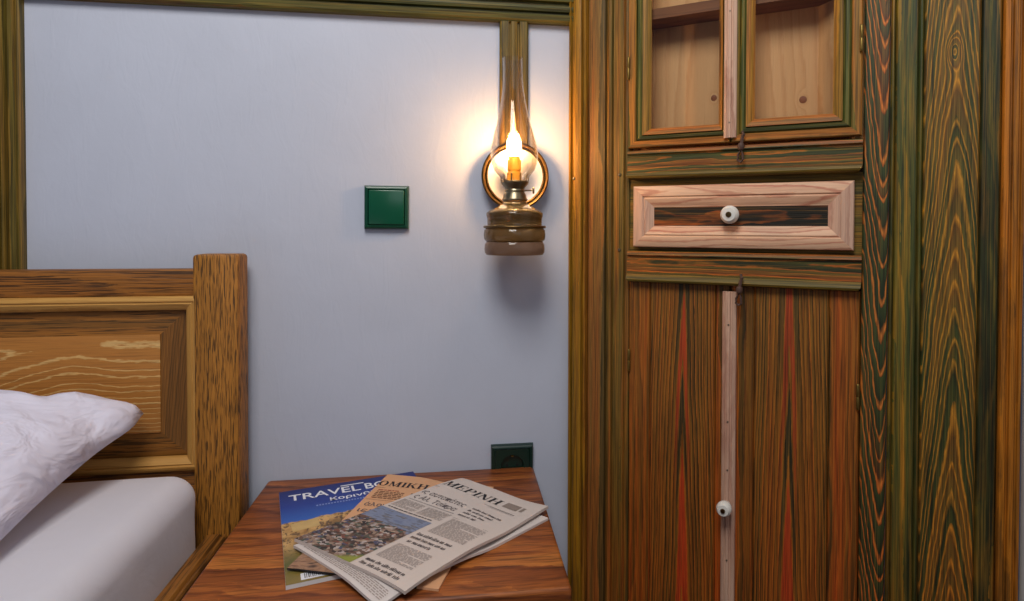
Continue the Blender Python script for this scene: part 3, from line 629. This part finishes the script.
# pillow leaning on the headboard
def pillow():
    NS, NTT = 72, 56; vs, fs = [], []
    def surf(s, t, side):
        # s: -1 left .. 1 right ; t: -1 foot side .. 1 headboard side
        bow_r = .030*(1-t*t); bow_t = .016*(1-s*s)
        x = -.8480+s*(.36-bow_r*abs(s)**1.5)
        th = max(0.0, (1-abs(s)**4.5))**.55*max(0.0, (1-abs(t)**4.0))**.55
        yc = -.318+t*(.245-bow_t)*.93
        zc = .634+.084*((t+1)/2)**1.4+.030*th
        thick = .075*th
        ang = math.radians(22)*((t+1)/2)
        wr = mnoise.noise(Vector((s*2.6+t*1.2, t*3.4-s, 3.0)))*.012+mnoise.noise(Vector((s*7+t*5, t*6, 8.0)))*.008+mnoise.noise(Vector((s*16-t*11, t*13, 2.0)))*.0035
        fold = .0050*math.sin(9.0*(s*1.3-t*1.0)+2.0*mnoise.noise(Vector((s*3, t*3, 1.0))))*max(0, s+.2)*max(0, t+.6); wr += fold
        z = zc+(thick if side > 0 else -thick*.55)*math.cos(ang)+wr*(1 if side > 0 else .3)*min(1, th*2.0)
        y = yc-(thick if side > 0 else -thick*.3)*math.sin(ang)*.5
        # dog-eared blunt corner
        ce = max(0, (s-.72)/.28)*max(0, (t-.66)/.34)
        z += .020*ce-.012*max(0, (s-.80)/.2)*max(0, (t-.9)/.1); x += .012*ce
        x -= .014*max(0, (s-.92)/.08)*max(0, (t-.92)/.08); y += .012*max(0, (s-.85)/.15)*max(0, (t-.6)/.4)
        x += .010*math.exp(-((t-.80)/.10)**2)*max(0, s)**6
        z = max(z, .636) if side < 0 else max(z, .6375)
        y = min(y, -.088)
        return (x, y, z)
    idx = {}
    def vert(i, j, side):
        edge = i in (0, NS) or j in (0, NTT)
        key = (i, j, 0 if edge else side)
        if key not in idx:
            idx[key] = len(vs); vs.append(surf(2*i/NS-1, 2*j/NTT-1, side))
        return idx[key]
    for side in (1, -1):
        for i in range(NS):
            for j in range(NTT):
                fs.append((vert(i, j, side), vert(i+1, j, side), vert(i+1, j+1, side), vert(i, j+1, side)))
    return vs, fs
vs, fs = pillow()
tag(from_py('pillow', vs, fs, m_pillow, smooth=True), 'crumpled white pillow leaning against the oak headboard', 'pillow')

# ------------------------------------------------------------------ nightstand
ns = empty('nightstand', (-.0915, -.205, 0)); tag(ns, 'red brown wooden nightstand with newspapers on its top', 'nightstand')
np_ = (.0915, .205, 0)
def nb(name, *a, bev=.002, parent=None, seg=2):
    o = box(name, *a, parent if parent else ns, bev, seg)
    if parent is None: o.location = np_
    return o
TX0, TX1, TY0, TY1, TZ = -.3250, .1410, -.4085, -.003, .5765
nb('top', TX0, TX1, TY0, TY1, .548, TZ, m_table, bev=.006, seg=3)
for x0 in (TX0+.02, TX1-.042): nb('side_panel', x0, x0+.022, TY0+.03, TY1-.01, .0, .548, m_table_v)
nb('back_panel', TX0+.042, TX1-.042, TY1-.024, TY1-.012, .06, .548, m_table_v)
nb('bottom_panel', TX0+.042, TX1-.042, TY0+.04, TY1-.024, .08, .10, m_table)
d1 = nb('drawer_front', TX0+.044, TX1-.044, TY0+.022, TY0+.042, .42, .543, m_table, bev=.004)
k1 = lathe('knob', [(0, -.026), (.008, -.025), (.013, -.019), (.012, -.012), (.006, -.006), (.007, 0)], m_table_v, d1, 20, 'y', ((TX0+TX1)/2, TY0+.022, .482))
d2 = nb('door', TX0+.044, TX1-.044, TY0+.022, TY0+.042, .102, .414, m_table_v, bev=.004)
k2 = lathe('knob', [(0, -.026), (.008, -.025), (.013, -.019), (.012, -.012), (.006, -.006), (.007, 0)], m_table_v, d2, 20, 'y', (TX0+.09, TY0+.022, .28))
nb('wood_knot', 0, 0.0001, 0, .0001, .5, .5001, m_knot) if False else None

# ------------------------------------------------------------------ printed matter on the nightstand
GX0, GY0, GRES = -.36, -.46, .0025
GNX, GNY = 220, 190
HM = np.full((GNX, GNY), TZ+.0003)
def blur(A, r):
    for ax in (0, 1):
        for _ in range(2):
            P = np.pad(A, [(r, r) if k == ax else (0, 0) for k in (0, 1)], mode='edge')
            cs = np.cumsum(P, axis=ax); z = np.zeros_like(np.take(cs, [0], axis=ax)); cs = np.concatenate([z, cs], axis=ax)
            n = A.shape[ax]
            A = (np.take(cs, range(2*r+1, 2*r+1+n), axis=ax)-np.take(cs, range(0, n), axis=ax))/(2*r+1)
    return A
def dil(A, r):
    B = A.copy()
    for ax in (0, 1):
        C = B.copy()
        for k in range(1, r+1):
            C = np.maximum(C, np.maximum(np.roll(B, k, ax), np.roll(B, -k, ax)))
        B = C
    return B
class Sheet:
    def __init__(s, quad, th, nseg=(24, 32), lift=None, flat=False):
        global HM
        s.q = [Vector((*p, 0)) for p in quad]; s.th = th; s.n = nseg; s.lift = lift
        xs = GX0+GRES*np.arange(GNX)[:, None]; ys = GY0+GRES*np.arange(GNY)[None, :]
        ins = np.ones((GNX, GNY), bool)
        for i in range(4):
            a, b = s.q[i], s.q[(i+1) % 4]
            ins &= ((b.x-a.x)*(ys-a.y)-(b.y-a.y)*(xs-a.x)) < .0015
        if flat: base = np.full((GNX, GNY), TZ+.0003)
        else: base = np.maximum(HM, blur(dil(HM, 6), 5))
        s.base = base
        HM = np.where(ins, np.maximum(HM, base+th), HM)
    def pt(s, u, v):
        a, b, c, d = s.q
        return (a*(1-u)+b*u)*(1-v)+(d*(1-u)+c*u)*v
    def z(s, u, v):
        p = s.pt(u, v)
        fx = min(max((p.x-GX0)/GRES, 0), GNX-2); fy = min(max((p.y-GY0)/GRES, 0), GNY-2)
        i, j = int(fx), int(fy); fx -= i; fy -= j; B = s.base
        z = (B[i, j]*(1-fx)+B[i+1, j]*fx)*(1-fy)+(B[i, j+1]*(1-fx)+B[i+1, j+1]*fx)*fy
        return float(z)+(s.lift(u, v) if s.lift else 0)
    def top(s, u, v, e=0.0):
        p = s.pt(u, v); return Vector((p.x, p.y, s.z(u, v)+s.th+e))
    def body(s, name, m, parent):
        nu, nv = s.n; vs, fs, uv = [], [], []
        for k in (1, 0):
            for j in range(nv+1):
                for i in range(nu+1):
                    u, v = i/nu, j/nv; p = s.pt(u, v)
                    vs.append((p.x, p.y, s.z(u, v)+(s.th if k else 0.0))); uv.append((u, v))
        W = nu+1; O = W*(nv+1)
        for j in range(nv):
            for i in range(nu):
                a = j*W+i; fs.append((a, a+W, a+W+1, a+1)); fs.append((O+a, O+a+1, O+a+W+1, O+a+W))
        for i in range(nu):
            fs.append((i, i+1, O+i+1, O+i)); b = nv*W+i; fs.append((b, O+b, O+b+1, b+1))
        for j in range(nv):
            a = j*W; fs.append((a, O+a, O+a+W, a+W)); b = j*W+nu; fs.append((b, b+W, O+b+W, O+b))
        me = bpy.data.meshes.new(name); me.from_pydata(vs, [], fs)
        l = me.uv_layers.new(name='uv')
        for lp in me.loops: l.data[lp.index].uv = uv[lp.vertex_index]
        bm = bmesh.new(); bm.from_mesh(me); bmesh.ops.recalc_face_normals(bm, faces=bm.faces); bm.to_mesh(me); bm.free()
        return link(name, me, m, parent)
    def patch(s, name, u0, u1, v0, v1, m, parent, n=(14, 14), e=.00025):
        vs, fs, uv = [], [], []
        for j in range(n[1]+1):
            for i in range(n[0]+1):
                a, b = i/n[0], j/n[1]
                vs.append(s.top(u0+(u1-u0)*a, v0+(v1-v0)*b, e)); uv.append((a, b))
        W = n[0]+1
        for j in range(n[1]):
            for i in range(n[0]):
                q = j*W+i; fs.append((q, q+W, q+W+1, q+1))
        me = bpy.data.meshes.new(name); me.from_pydata(vs, [], fs)
        l = me.uv_layers.new(name='uv')
        for lp in me.loops: l.data[lp.index].uv = uv[lp.vertex_index]
        return link(name, me, m, parent)
    def polys(s, name, plist, m, parent, e=.0005):
        """plist: polygons in (u, v)"""
        vs, fs = [], []
        for p in plist:
            o = len(vs)
            for u, v in p: vs.append(s.top(u, v, e))
            fs.append(tuple(range(o, o+len(p))))
        me = bpy.data.meshes.new(name); me.from_pydata(vs, [], fs)
        return link(name, me, m, parent)

def font_polys(txt, x0, y0, x1, y1, bold=0.0, shear=0.0):
    """text in the built-in face stretched into the box (u,v; v runs down)"""
    cu = bpy.data.curves.new('txt', 'FONT'); cu.body = txt; cu.size = 1; cu.offset = bold; cu.resolution_u = 3
    ob = bpy.data.objects.new('txt', cu); COL.objects.link(ob)
    dg = bpy.context.evaluated_depsgraph_get(); me = ob.evaluated_get(dg).to_mesh()
    V = [(v.co.x+shear*v.co.y, v.co.y) for v in me.vertices]; F = [tuple(p.vertices) for p in me.polygons]
    ob.evaluated_get(dg).to_mesh_clear(); bpy.data.objects.remove(ob); bpy.data.curves.remove(cu)
    if not V: return []
    ax = min(v[0] for v in V); bx = max(v[0] for v in V); ay = min(v[1] for v in V); by = max(v[1] for v in V)
    f = lambda v: (x0+(x1-x0)*(v[0]-ax)/(bx-ax), y1+(y0-y1)*(v[1]-ay)/(by-ay))
    return [[f(V[i]) for i in p] for p in F]

def R(x0, y0, x1, y1): return [(x0, y0), (x1, y0), (x1, y1), (x0, y1)]
TK, TN, SF = .20, .06, .05
def stem(x, t=TK, ser=.09): return [R(x, 0, x+t, 1), R(x-ser, 0, x+t+ser, SF), R(x-ser, 1-SF, x+t+ser, 1)]
def ring(cx, rx, ry, cy, tx, ty, a0, a1, n=20):
    out = []
    for i in range(n):
        p, q = a0+(a1-a0)*i/n, a0+(a1-a0)*(i+1)/n
        f = lambda a, k: (cx+(rx-(tx if k else 0))*math.cos(a), cy+(ry-(ty if k else 0))*math.sin(a))
        out.append([f(p, 0), f(q, 0), f(q, 1), f(p, 1)])
    return out
GLY = {   # heavy contrast roman capitals, y up, width in em of cap height
 'Ι': (stem(.10), .40),
 'Η': (stem(.10)+stem(.68)+[R(.3, .47, .68, .53)], .98),
 'Ε': (stem(.10)+[R(.3, .47, .58, .53), R(.3, 1-SF, .74, 1), R(.3, 0, .76, SF), R(.68, .76, .74, 1), R(.70, 0, .76, .26), R(.53, .38, .58, .62)], .84),
 'Ρ': (stem(.10)+ring(.46, .34, .27, .73, .19, .05, -math.pi/2, math.pi/2)+[R(.3, .46, .46, .51), R(.3, .95, .46, 1)], .86),
 'Ν': ([R(.14, 0, .20, 1), R(.04, 0, .32, SF), R(.78, 0, .84, 1), R(.66, 1-SF, .94, 1), [(.04, 1), (.30, 1), (.84, 0), (.66, 0)]], .98),
 'Μ': ([R(.13, 0, .19, 1), R(.03, 0, .31, SF), [(.06, 1), (.32, 1), (.62, 0), (.50, 0)], [(.54, .06), (.60, 0), (.92, 1), (.84, 1)]]+stem(.84, .20, .08), 1.16),
 'Κ': (stem(.10)+[[(.3, .40), (.36, .40), (.80, .97), (.72, .97)], R(.62, 1-SF, .92, 1), [(.40, .50), (.54, .62), (.92, 0), (.68, 0)], R(.60, 0, .98, SF)], .98),
 'Ο': (ring(.46, .42, .52, .5, .20, .05, 0, 2*math.pi, 30), .92),
}
def roman(txt, x0, y0, x1, y1):
    tot = sum(GLY[c][1] for c in txt)+.04*(len(txt)-1); x = 0; out = []
    for c in txt:
        P, w = GLY[c]
        for p in P: out.append([(x0+(x1-x0)*(x+a)/tot, y1+(y0-y1)*b) for a, b in p])
        x += w+.04
    return out
def body_text(u0, u1, v0, v1, rows, cols=1, gap=.03, fillr=.5, wl=(.03, .09)):
    out = []; cw = (u1-u0-gap*(cols-1))/cols
    for c in range(cols):
        a = u0+c*(cw+gap)
        for r in range(rows):
            y = v0+(v1-v0)*r/rows; h = (v1-v0)/rows*fillr; x = a
            end = a+cw*(1 if r % 7 != 6 else random.uniform(.4, .9))
            while x < end-.008:
                w = min(random.uniform(*wl)*.6, end-x); out.append(R(x, y, x+w, y+h)); x += w+.008
    return out

def paper(name, col, var=.3): return plain(name, col, .75, spec=.2, var=var, vs=14)
m_news = paper('newsprint_grey', (208, 194, 186), .12); m_news_in = paper('newsprint_inner', (214, 204, 200), .12)
m_salmon = paper('salmon_newsprint', (216, 164, 124), .12)
m_ink = plain('printing_ink', (26, 22, 24), .6); m_inkg = plain('printing_ink_grey', (160, 146, 140), .7); m_inkm = plain('printing_ink_headline', (92, 82, 82), .6)
m_salink = plain('printing_ink_brown', (120, 82, 56), .7); m_red = plain('printing_ink_red', (150, 60, 44), .7)
m_barcode = plain('printed_grey_box', (138, 122, 112), .7)
m_white_print = plain('white_print', (226, 226, 232), .4); m_pages = paper('book_pages', (212, 214, 216), .1)

def uvmat(name):
    s = NT(name); s.b.inputs['Roughness'].default_value = .38; s.b.inputs['Specular IOR Level'].default_value = .4
    v, x, y, z = s.coords('UV'); return s, v, x, y
# cover picture: blue sky above a sandy hill with ruins and green
s, v, x, y = uvmat('book_cover_print')
sky = s.ramp(y, [(0, (16, 30, 98)), (.22, (24, 52, 138)), (.4, (44, 92, 176))])
nz = s.noise(v, 7.0, 4.0, .6, .6); nz2 = s.noise(v, 26.0, 3.0, .6, 1.0)
land = s.ramp(nz, [(.2, (84, 74, 38)), (.38, (146, 108, 58)), (.5, (192, 148, 86)), (.62, (210, 168, 108)), (.75, (134, 98, 60)), (.9, (74, 62, 40))])
land = s.mix(s.m('MULTIPLY', s.smooth(nz2, .52, .6), .75), land, (56, 40, 30))
low = s.ramp(s.m('ADD', y, s.m('MULTIPLY', s.m('SUBTRACT', nz, .5), .5)), [(.55, (160, 126, 74)), (.75, (92, 92, 40)), (1, (132, 112, 56))])
land = s.mix(s.smooth(y, .58, .85), land, low)
hz_line = s.m('ADD', .415, s.m('ADD', s.m('MULTIPLY', x, -.07), s.m('MULTIPLY', s.m('SUBTRACT', s.noise(s.vec(s.m('MULTIPLY', x, 9.0), 0.0, 0.0), 1.0, 2.0), .5), .08)))
s.set(s.b, 'Base Color', s.mix(s.smooth(s.m('SUBTRACT', y, hz_line), -.004, .008), sky, land)); m_cover = s.mat
# newspaper photograph: harbour water over a crowd on the quay
s, v, x, y = uvmat('front_page_photograph'); s.b.inputs['Roughness'].default_value = .7
vo = s.n('ShaderNodeTexVoronoi', {'Vector': s.vec(s.m('MULTIPLY', x, 20.0), s.m('MULTIPLY', y, 34.0), 0.0), 'Scale': 1.0})
rn = s.n('ShaderNodeSeparateColor', {0: vo.outputs['Color']}).outputs[0]
crowd = s.ramp(rn, [(0, (52, 44, 44)), (.18, (104, 80, 66)), (.36, (150, 124, 110)), (.5, (72, 88, 80)), (.62, (184, 172, 168)), (.76, (124, 74, 62)), (.82, (74, 80, 108)), (.88, (168, 146, 128)), (1, (80, 70, 54))], 'CONSTANT')
crowd = s.mix(s.m('MULTIPLY', s.smooth(s.noise(v, 9.0, 3.0), .35, .7), .5), crowd, (92, 68, 58))
water = s.ramp(s.noise(s.vec(s.m('MULTIPLY', x, 4.0), s.m('MULTIPLY', y, 20.0), 0.0), 1.0, 3.0), [(.3, (104, 114, 142)), (.5, (128, 136, 160)), (.6, (96, 98, 110)), (.72, (150, 140, 134))])
edge = s.m('ADD', y, s.m('ADD', s.m('MULTIPLY', x, -.04), s.m('MULTIPLY', s.m('SUBTRACT', s.noise(v, 8.0, 2.0), .5), .16)))
pic = s.mix(s.smooth(edge, .24, .27), water, crowd)
pic = s.mix(s.smooth(s.m('ADD', s.m('MULTIPLY', x, .6), y), 1.40, 1.5), pic, (138, 142, 60))
s.set(s.b, 'Base Color', pic); m_photo = s.mat
s, v, x, y = uvmat('leaflet_print')
s.set(s.b, 'Base Color', s.ramp(s.noise(v, 9.0, 3.0), [(.3, (60, 38, 28)), (.5, (168, 128, 98)), (.65, (120, 84, 60)), (.8, (52, 34, 26))])); m_leaf = s.mat

def vadd(a, b, c=(0, 0)): return (a[0]+b[0]+c[0], a[1]+b[1]+c[1])
# glossy travel book (A4)
ex = Vector((math.cos(math.radians(16.0)), math.sin(math.radians(16.0)))); ey = Vector((ex.y, -ex.x))
o0 = Vector((-.288, -.0755)); BW, BH = .220, .300
bq = [tuple(o0), tuple(o0+ex*BW), tuple(o0+ex*BW+ey*BH), tuple(o0+ey*BH)]
bk = empty('travel_book', (*o0, TZ)); tag(bk, 'blue glossy travel magazine with a sandy ruin photo on its cover, bottom of the pile', 'magazine')
def under(par, *obs):
    for o in obs: o.location = (-par.location.x, -par.location.y, -par.location.z)
sh = Sheet(bq, .0052, flat=True)
under(bk, sh.body('pages', m_pages, bk), sh.patch('cover', 0, 1, 0, 1, m_cover, bk, (4, 4), .0003))
ttl = font_polys('TRAVEL', .060, .070, .565, .150, .012)+font_polys('BOOK', .60, .068, .96, .148, .012)
ttl += font_polys('Κορινθία', .335, .182, .70, .238, .018)
ttl += [R(.43, .045, .60, .056)]
under(bk, sh.polys('title', ttl, m_white_print, bk))
sub = [R(.235+.02*i, .252, .247+.02*i, .268) for i in range(20)]
under(bk, sh.polys('subtitle', sub, plain('pale_blue_print', (120, 136, 190), .5), bk))
under(bk, sh.polys('ruin_block', [[(.055, .435), (.225, .405), (.235, .50), (.065, .525)]], plain('printed_stone', (214, 178, 112), .45, var=.5, vs=60), bk, .0006))
under(bk, sh.polys('barcode_panel', [R(.08, .93, .34, .985)], m_white_print, bk, .0006))
under(bk, sh.polys('barcode_bars', [R(.10+.0105*i, .935, .10+.0105*i+random.uniform(.003, .007), .975) for i in range(21)], m_ink, bk, .0008))
# salmon newspaper
TLs = Vector((-.119, -.0285)); us = Vector((.181, -.0690)); ds = Vector((-.0835, -.2970))
sq = [tuple(TLs), tuple(TLs+us), tuple(TLs+us+ds), tuple(TLs+ds)]
sa = empty('financial_newspaper', (*TLs, TZ)); tag(sa, 'folded salmon pink newspaper lying over the blue magazine', 'newspaper', 'newspapers on the nightstand')
sh = Sheet(sq, .0030, (26, 34)); b = sh.body('pages', m_salmon, sa); under(sa, b)
under(sa, sh.polys('masthead', roman('ΟΜΙΚΗ', -.0, .095, .46, .155), m_ink, sa))
under(sa, sh.polys('rule', [R(.0, .178, .98, .181), R(.02, .33, .5, .332)], m_salink, sa))
under(sa, sh.polys('headline', font_polys('άλογα', .05, .36, .30, .415, .01)+font_polys('ιειλη', .04, .43, .30, .485, .01), m_inkm, sa))
under(sa, tag(sh.polys('text', body_text(.05, .30, .225, .32, 5, 1), m_salink, sa), kind='stuff'))
under(sa, sh.polys('text_heading', body_text(.05, .24, .205, .215, 1, 1, fillr=.8), m_red, sa))
under(sa, sh.polys('picture', [R(.36, .22, .78, .55)], plain('printed_brown_picture', (98, 72, 44), .7, var=.6, vs=50), sa, .0006))
# brown leaflet
lf = empty('leaflet', (-.207, -.324, TZ)); tag(lf, 'thin brown glossy leaflet poking out under the grey newspapers at the front left', 'leaflet')
sh = Sheet([(-.200, -.290), (-.03, -.262), (-.048, -.390), (-.2125, -.3300)], .0016, (12, 12))
b = sh.body('pages', m_ink, lf); c = sh.patch('cover', 0.0, 1, 0, .985, m_leaf, lf, (12, 12), .0003); under(lf, b, c)
# second section of the newspaper: a folded paper beneath the top one
mq = [(.009, -.070), (.140, -.2065), (-.060, -.4120), (-.2185, -.2660)]
off = (-.008, -.016)
q2 = [(.008, -.088), (.1370, -.2270), (-.0885, -.4215), (-.2175, -.2755)]
n2 = empty('folded_newspaper', (*q2[3], TZ)); tag(n2, 'folded grey newspaper directly beneath the top one, its text edge showing at the front', 'newspaper', 'newspapers on the nightstand')
sh = Sheet(q2, .0036, (26, 34)); under(n2, sh.body('pages', m_news_in, n2))
under(n2, tag(sh.polys('text', body_text(.08, .96, .93, .985, 6, 1, fillr=.5), m_inkg, n2), kind='stuff'))
# the top newspaper
nw = empty('daily_newspaper', (*mq[3], TZ)); tag(nw, 'grey newspaper on top of the pile with a crowd photo and bold black masthead', 'newspaper', 'newspapers on the nightstand')
lift = lambda u, v: .0045*max(0, u-.55)**2*5*max(0, 1-v*1.2)+.001*u
sh = Sheet(mq, .0040, (30, 40), lift)
under(nw, sh.body('pages', m_news, nw))
P = []
under(nw, sh.polys('masthead', roman('ΜΕΡΙΝΗ', .02, .092, .650, .155), m_ink, nw))
under(nw, sh.polys('stamp_box', [R(.69, .088, .835, .146)], m_barcode, nw))
under(nw, sh.polys('stamp_mark', [R(.855, .092, .885, .140)], m_barcode, nw))
under(nw, sh.polys('rule', [R(.01, .190, .88, .193), R(.01, .200, .88, .2015), R(.05, .392, .54, .3945), R(.58, .425, .92, .4265)], m_inkm, nw))
hl = font_polys('ις αυταπάτες', .03, .258, .50, .312, .002)+font_polys('ς Αλ. Τσίπρα', .05, .325, .50, .382, .002)
# smaller headlines, too small to read: word-length strokes
for (u0, u1, v0, v1) in ((.575, .86, .270, .290), (.575, .83, .304, .323), (.575, .79, .338, .357), (.575, .76, .372, .391), (.575, .89, .634, .658),
                         (.575, .88, .672, .696), (.60, .80, .710, .733), (.575, .90, .922, .944), (.575, .90, .955, .977)):
    x = u0
    while x < u1-.01:
        w = random.uniform(.03, .085); e = min(x+w, u1)
        while x < e-.004:
            q = random.uniform(.006, .011); top_ = v0+(v1-v0)*random.choice((.0, .25, .25, .3)); hl.append(R(x, top_, x+q*.62, v1)); hl.append(R(x, top_+(v1-top_)*random.choice((0, .4, .8)), x+q, top_+(v1-top_)*random.choice((.25, .6, 1.0)))); x += q+.003
        x = e+.012
under(nw, sh.polys('headline', hl, m_inkm, nw))
tx = body_text(.03, .55, .412, .500, 10, 2)+body_text(.60, .93, .44, .610, 18, 1)+body_text(.58, .89, .762, .895, 16, 1)
under(nw, tag(sh.polys('text', tx, m_inkg, nw), kind='stuff'))
under(nw, sh.polys('caption', body_text(.04, .5, .512, .522, 1, 1, fillr=.8), m_inkm, nw))
under(nw, sh.patch('photo', .0, .535, .535, .999, m_photo, nw, (16, 20), .0004))

# ------------------------------------------------------------------ switch and socket
def tilt(o, a): o.rotation_euler = (0, a, 0)
sw = empty('light_switch', (-.1225, 0, 1.0535)); tag(sw, 'square dark green light switch on the plaster wall left of the lamp', 'switch'); tilt(sw, .006)
h = .0385
for sd in ('top', 'bottom', 'left', 'right'):
    frame_side('frame', sd, -h, h, -h, h, [(0, .006), (.0015, .0105), (.003, .0115), (.0065, .0115), (.0075, .009), (.008, .003)], m_switch2, sw)
box('rocker', -h+.0078, h-.0078, -.0125, -.001, -h+.0078, h-.0078, m_switch, sw, .0018, 3)
so = empty('wall_socket', (.1015, 0, .580)); tag(so, 'dark green wall socket just above the nightstand top', 'socket')
for sd in ('top', 'bottom', 'left', 'right'):
    frame_side('frame', sd, -.039, .039, -.039, .039, [(0, .006), (.0015, .0105), (.003, .0115), (.0065, .0115), (.0075, .009), (.008, .003)], m_sock, so)
# insert with a round well
vs, fs = [], []
N = 40; hh = .0312
ring_o, ring_i, ring_b = [], [], []
for i in range(N):
    a = 2*math.pi*i/N; c, s_ = math.cos(a), math.sin(a); k = hh/max(abs(c), abs(s_))
    vs += [(c*k, -.0105, s_*k), (c*.021, -.0105, s_*.021), (c*.0195, -.003, s_*.0195)]
for i in range(N):
    j = (i+1) % N
    fs += [(3*i, 3*j, 3*j+1, 3*i+1), (3*i+1, 3*j+1, 3*j+2, 3*i+2)]
fs.append(tuple(3*i+2 for i in range(N)))
ins = from_py('insert', vs, fs, m_sock, so)
for sx in (-.0095, .0095): lathe('pin_hole', [(0, -.0005), (.0026, -.0004), (.0026, 0)], m_hole, ins, 14, 'y', (sx, -.003, 0))
for sz in (-.0185, .0185): box('earth_clip', -.002, .002, -.010, -.003, sz-.001, sz+.001, m_hinge, ins)

# ------------------------------------------------------------------ oil lamp turned electric
LX, LY = .099, -.078
lamp = empty('oil_lamp', (LX, 0, .972)); tag(lamp, 'lit glass oil lamp with tall chimney and round mirror reflector hung on the wall', 'lamp')
def lm(o): o.location = (-LX, 0, -.972); return o
# reflector
lm(lathe('reflector', [(0, -.024), (.012, -.0235), (.014, -.0225), (.030, -.0235), (.032, -.0225), (.046, -.0255), (.051, -.0265), (.051, -.0215), (0, -.0205)], m_mirror, lamp, 56, 'y', (LX+.0055, 0, 1.1110)))
lm(lathe('reflector_rim', [(.0495, -.0215), (.0495, -.0285), (.052, -.031), (.054, -.0285), (.0555, -.029), (.058, -.0305), (.0605, -.028), (.0605, -.021)], m_rim, lamp, 56, 'y', (LX+.0055, 0, 1.1110), closed=True))
lm(box('wall_plate', LX-.013, LX+.015, -.0205, -.0145, 1.035, 1.16, m_rim, lamp, .001))
# bracket: arm and ring that carry the reservoir
lm(tube('bracket_arm', [(LX, -.018, 1.043), (LX, -.026, 1.036), (LX, -.031, 1.030)], .004, m_rim, lamp, 8))
lm(tube('bracket_ring', [(LX+.0515*math.cos(a), LY+.0515*math.sin(a), 1.0195) for a in [2*math.pi*i/48 for i in range(48)]], .0024, m_rim, lamp, 8, closed=True))
# reservoir
lm(lathe('reservoir', [(.0485, .994), (.0515, .998), (.0525, 1.006), (.0515, 1.014), (.0475, 1.0185), (.0462, 1.022), (.0465, 1.034), (.0480, 1.0385), (.0478, 1.0435), (.0440, 1.0475), (.034, 1.0520), (.025, 1.0565), (.0205, 1.0605), (.0205, 1.064)], m_font, lamp, 96, 'z', (LX, LY, 0), ribs=(.997, 1.045, .010), auto=60))
lm(lathe('reservoir_base', [(.040, .9715), (.0490, .972), (.0515, .976), (.0520, .982), (.0515, .989), (.0490, .9938)], m_fontbase, lamp, 64, 'z', (LX, LY, 0)))
# burner
lm(lathe('burner', [(.0215, 1.0642), (.0222, 1.0665), (.0205, 1.069), (.0195, 1.074), (.0165, 1.079), (.0175, 1.0815), (.0165, 1.084), (.0175, 1.087), (.0230, 1.093), (.0240, 1.0965), (.0225, 1.0985), (.0205, 1.0985), (.0200, 1.094), (.004, 1.093)], m_burner, lamp, 48, 'z', (LX, LY, 0)))
for a in range(10):
    an = 2*math.pi*a/10
    ca, sa_ = math.cos(an), math.sin(an)
    lm(tube('gallery_prong', [(LX+.0232*ca, LY+.0232*sa_, 1.0965), (LX+.0236*ca, LY+.0236*sa_, 1.104), (LX+.0262*ca, LY+.0262*sa_, 1.110)], .0011, m_burner, lamp, 5))
wk = lm(tube('wick_wheel', [(LX+.016, LY-.004, 1.082), (LX+.030, LY-.010, 1.082)], .0012, m_burner, lamp, 6))
wh = lathe('wheel_disc', [(0, -.0012), (.0055, -.0012), (.006, 0), (.0055, .0012), (0, .0012)], m_burner, wk, 16, 'x', (LX+.031, LY-.010, 1.082))
# socket candle, bulb
lm(lathe('candle_socket', [(.0125, 1.0935), (.0125, 1.112), (.0105, 1.1135), (.0105, 1.1155), (.0120, 1.117), (.0120, 1.133), (.0100, 1.136), (.0100, 1.1395), (.006, 1.1405)], m_sockbrass, lamp, 32, 'z', (LX-.001, LY, 0)))
lm(lathe('bulb', [(.005, 1.141), (.0095, 1.146), (.0122, 1.1535), (.0126, 1.1605), (.0110, 1.1680), (.0075, 1.1735), (.0036, 1.1765), (0, 1.178)], m_bulb, lamp, 32, 'z', (LX-.0015, LY, 0)))
lm(tube('bulb_tip', [(LX-.0015, LY, 1.175), (LX-.0015, LY, 1.186), (LX-.0012, LY, 1.200), (LX-.001, LY, 1.217)], [.0036, .0038, .0022, .0004], m_fil, lamp, 10))
ch = [(.0190, 1.0970), (.0200, 1.100), (.0265, 1.106), (.0350, 1.117), (.0395, 1.130), (.0408, 1.143), (.0392, 1.158), (.0342, 1.179), (.0285, 1.198), (.0245, 1.216), (.0212, 1.234), (.0185, 1.252), (.0170, 1.270), (.0166, 1.290), (.0172, 1.308)]
chm = lm(lathe('chimney', [(r, z-1.097) for r, z in ch]+[(r-.0013, z-1.097) for r, z in reversed(ch)], m_chimney, lamp, 64, 'z', (0, 0, 0), closed=True))
chm.location = (0, LY, 1.097-.972); chm.rotation_euler = (0, math.radians(-1.2), 0)
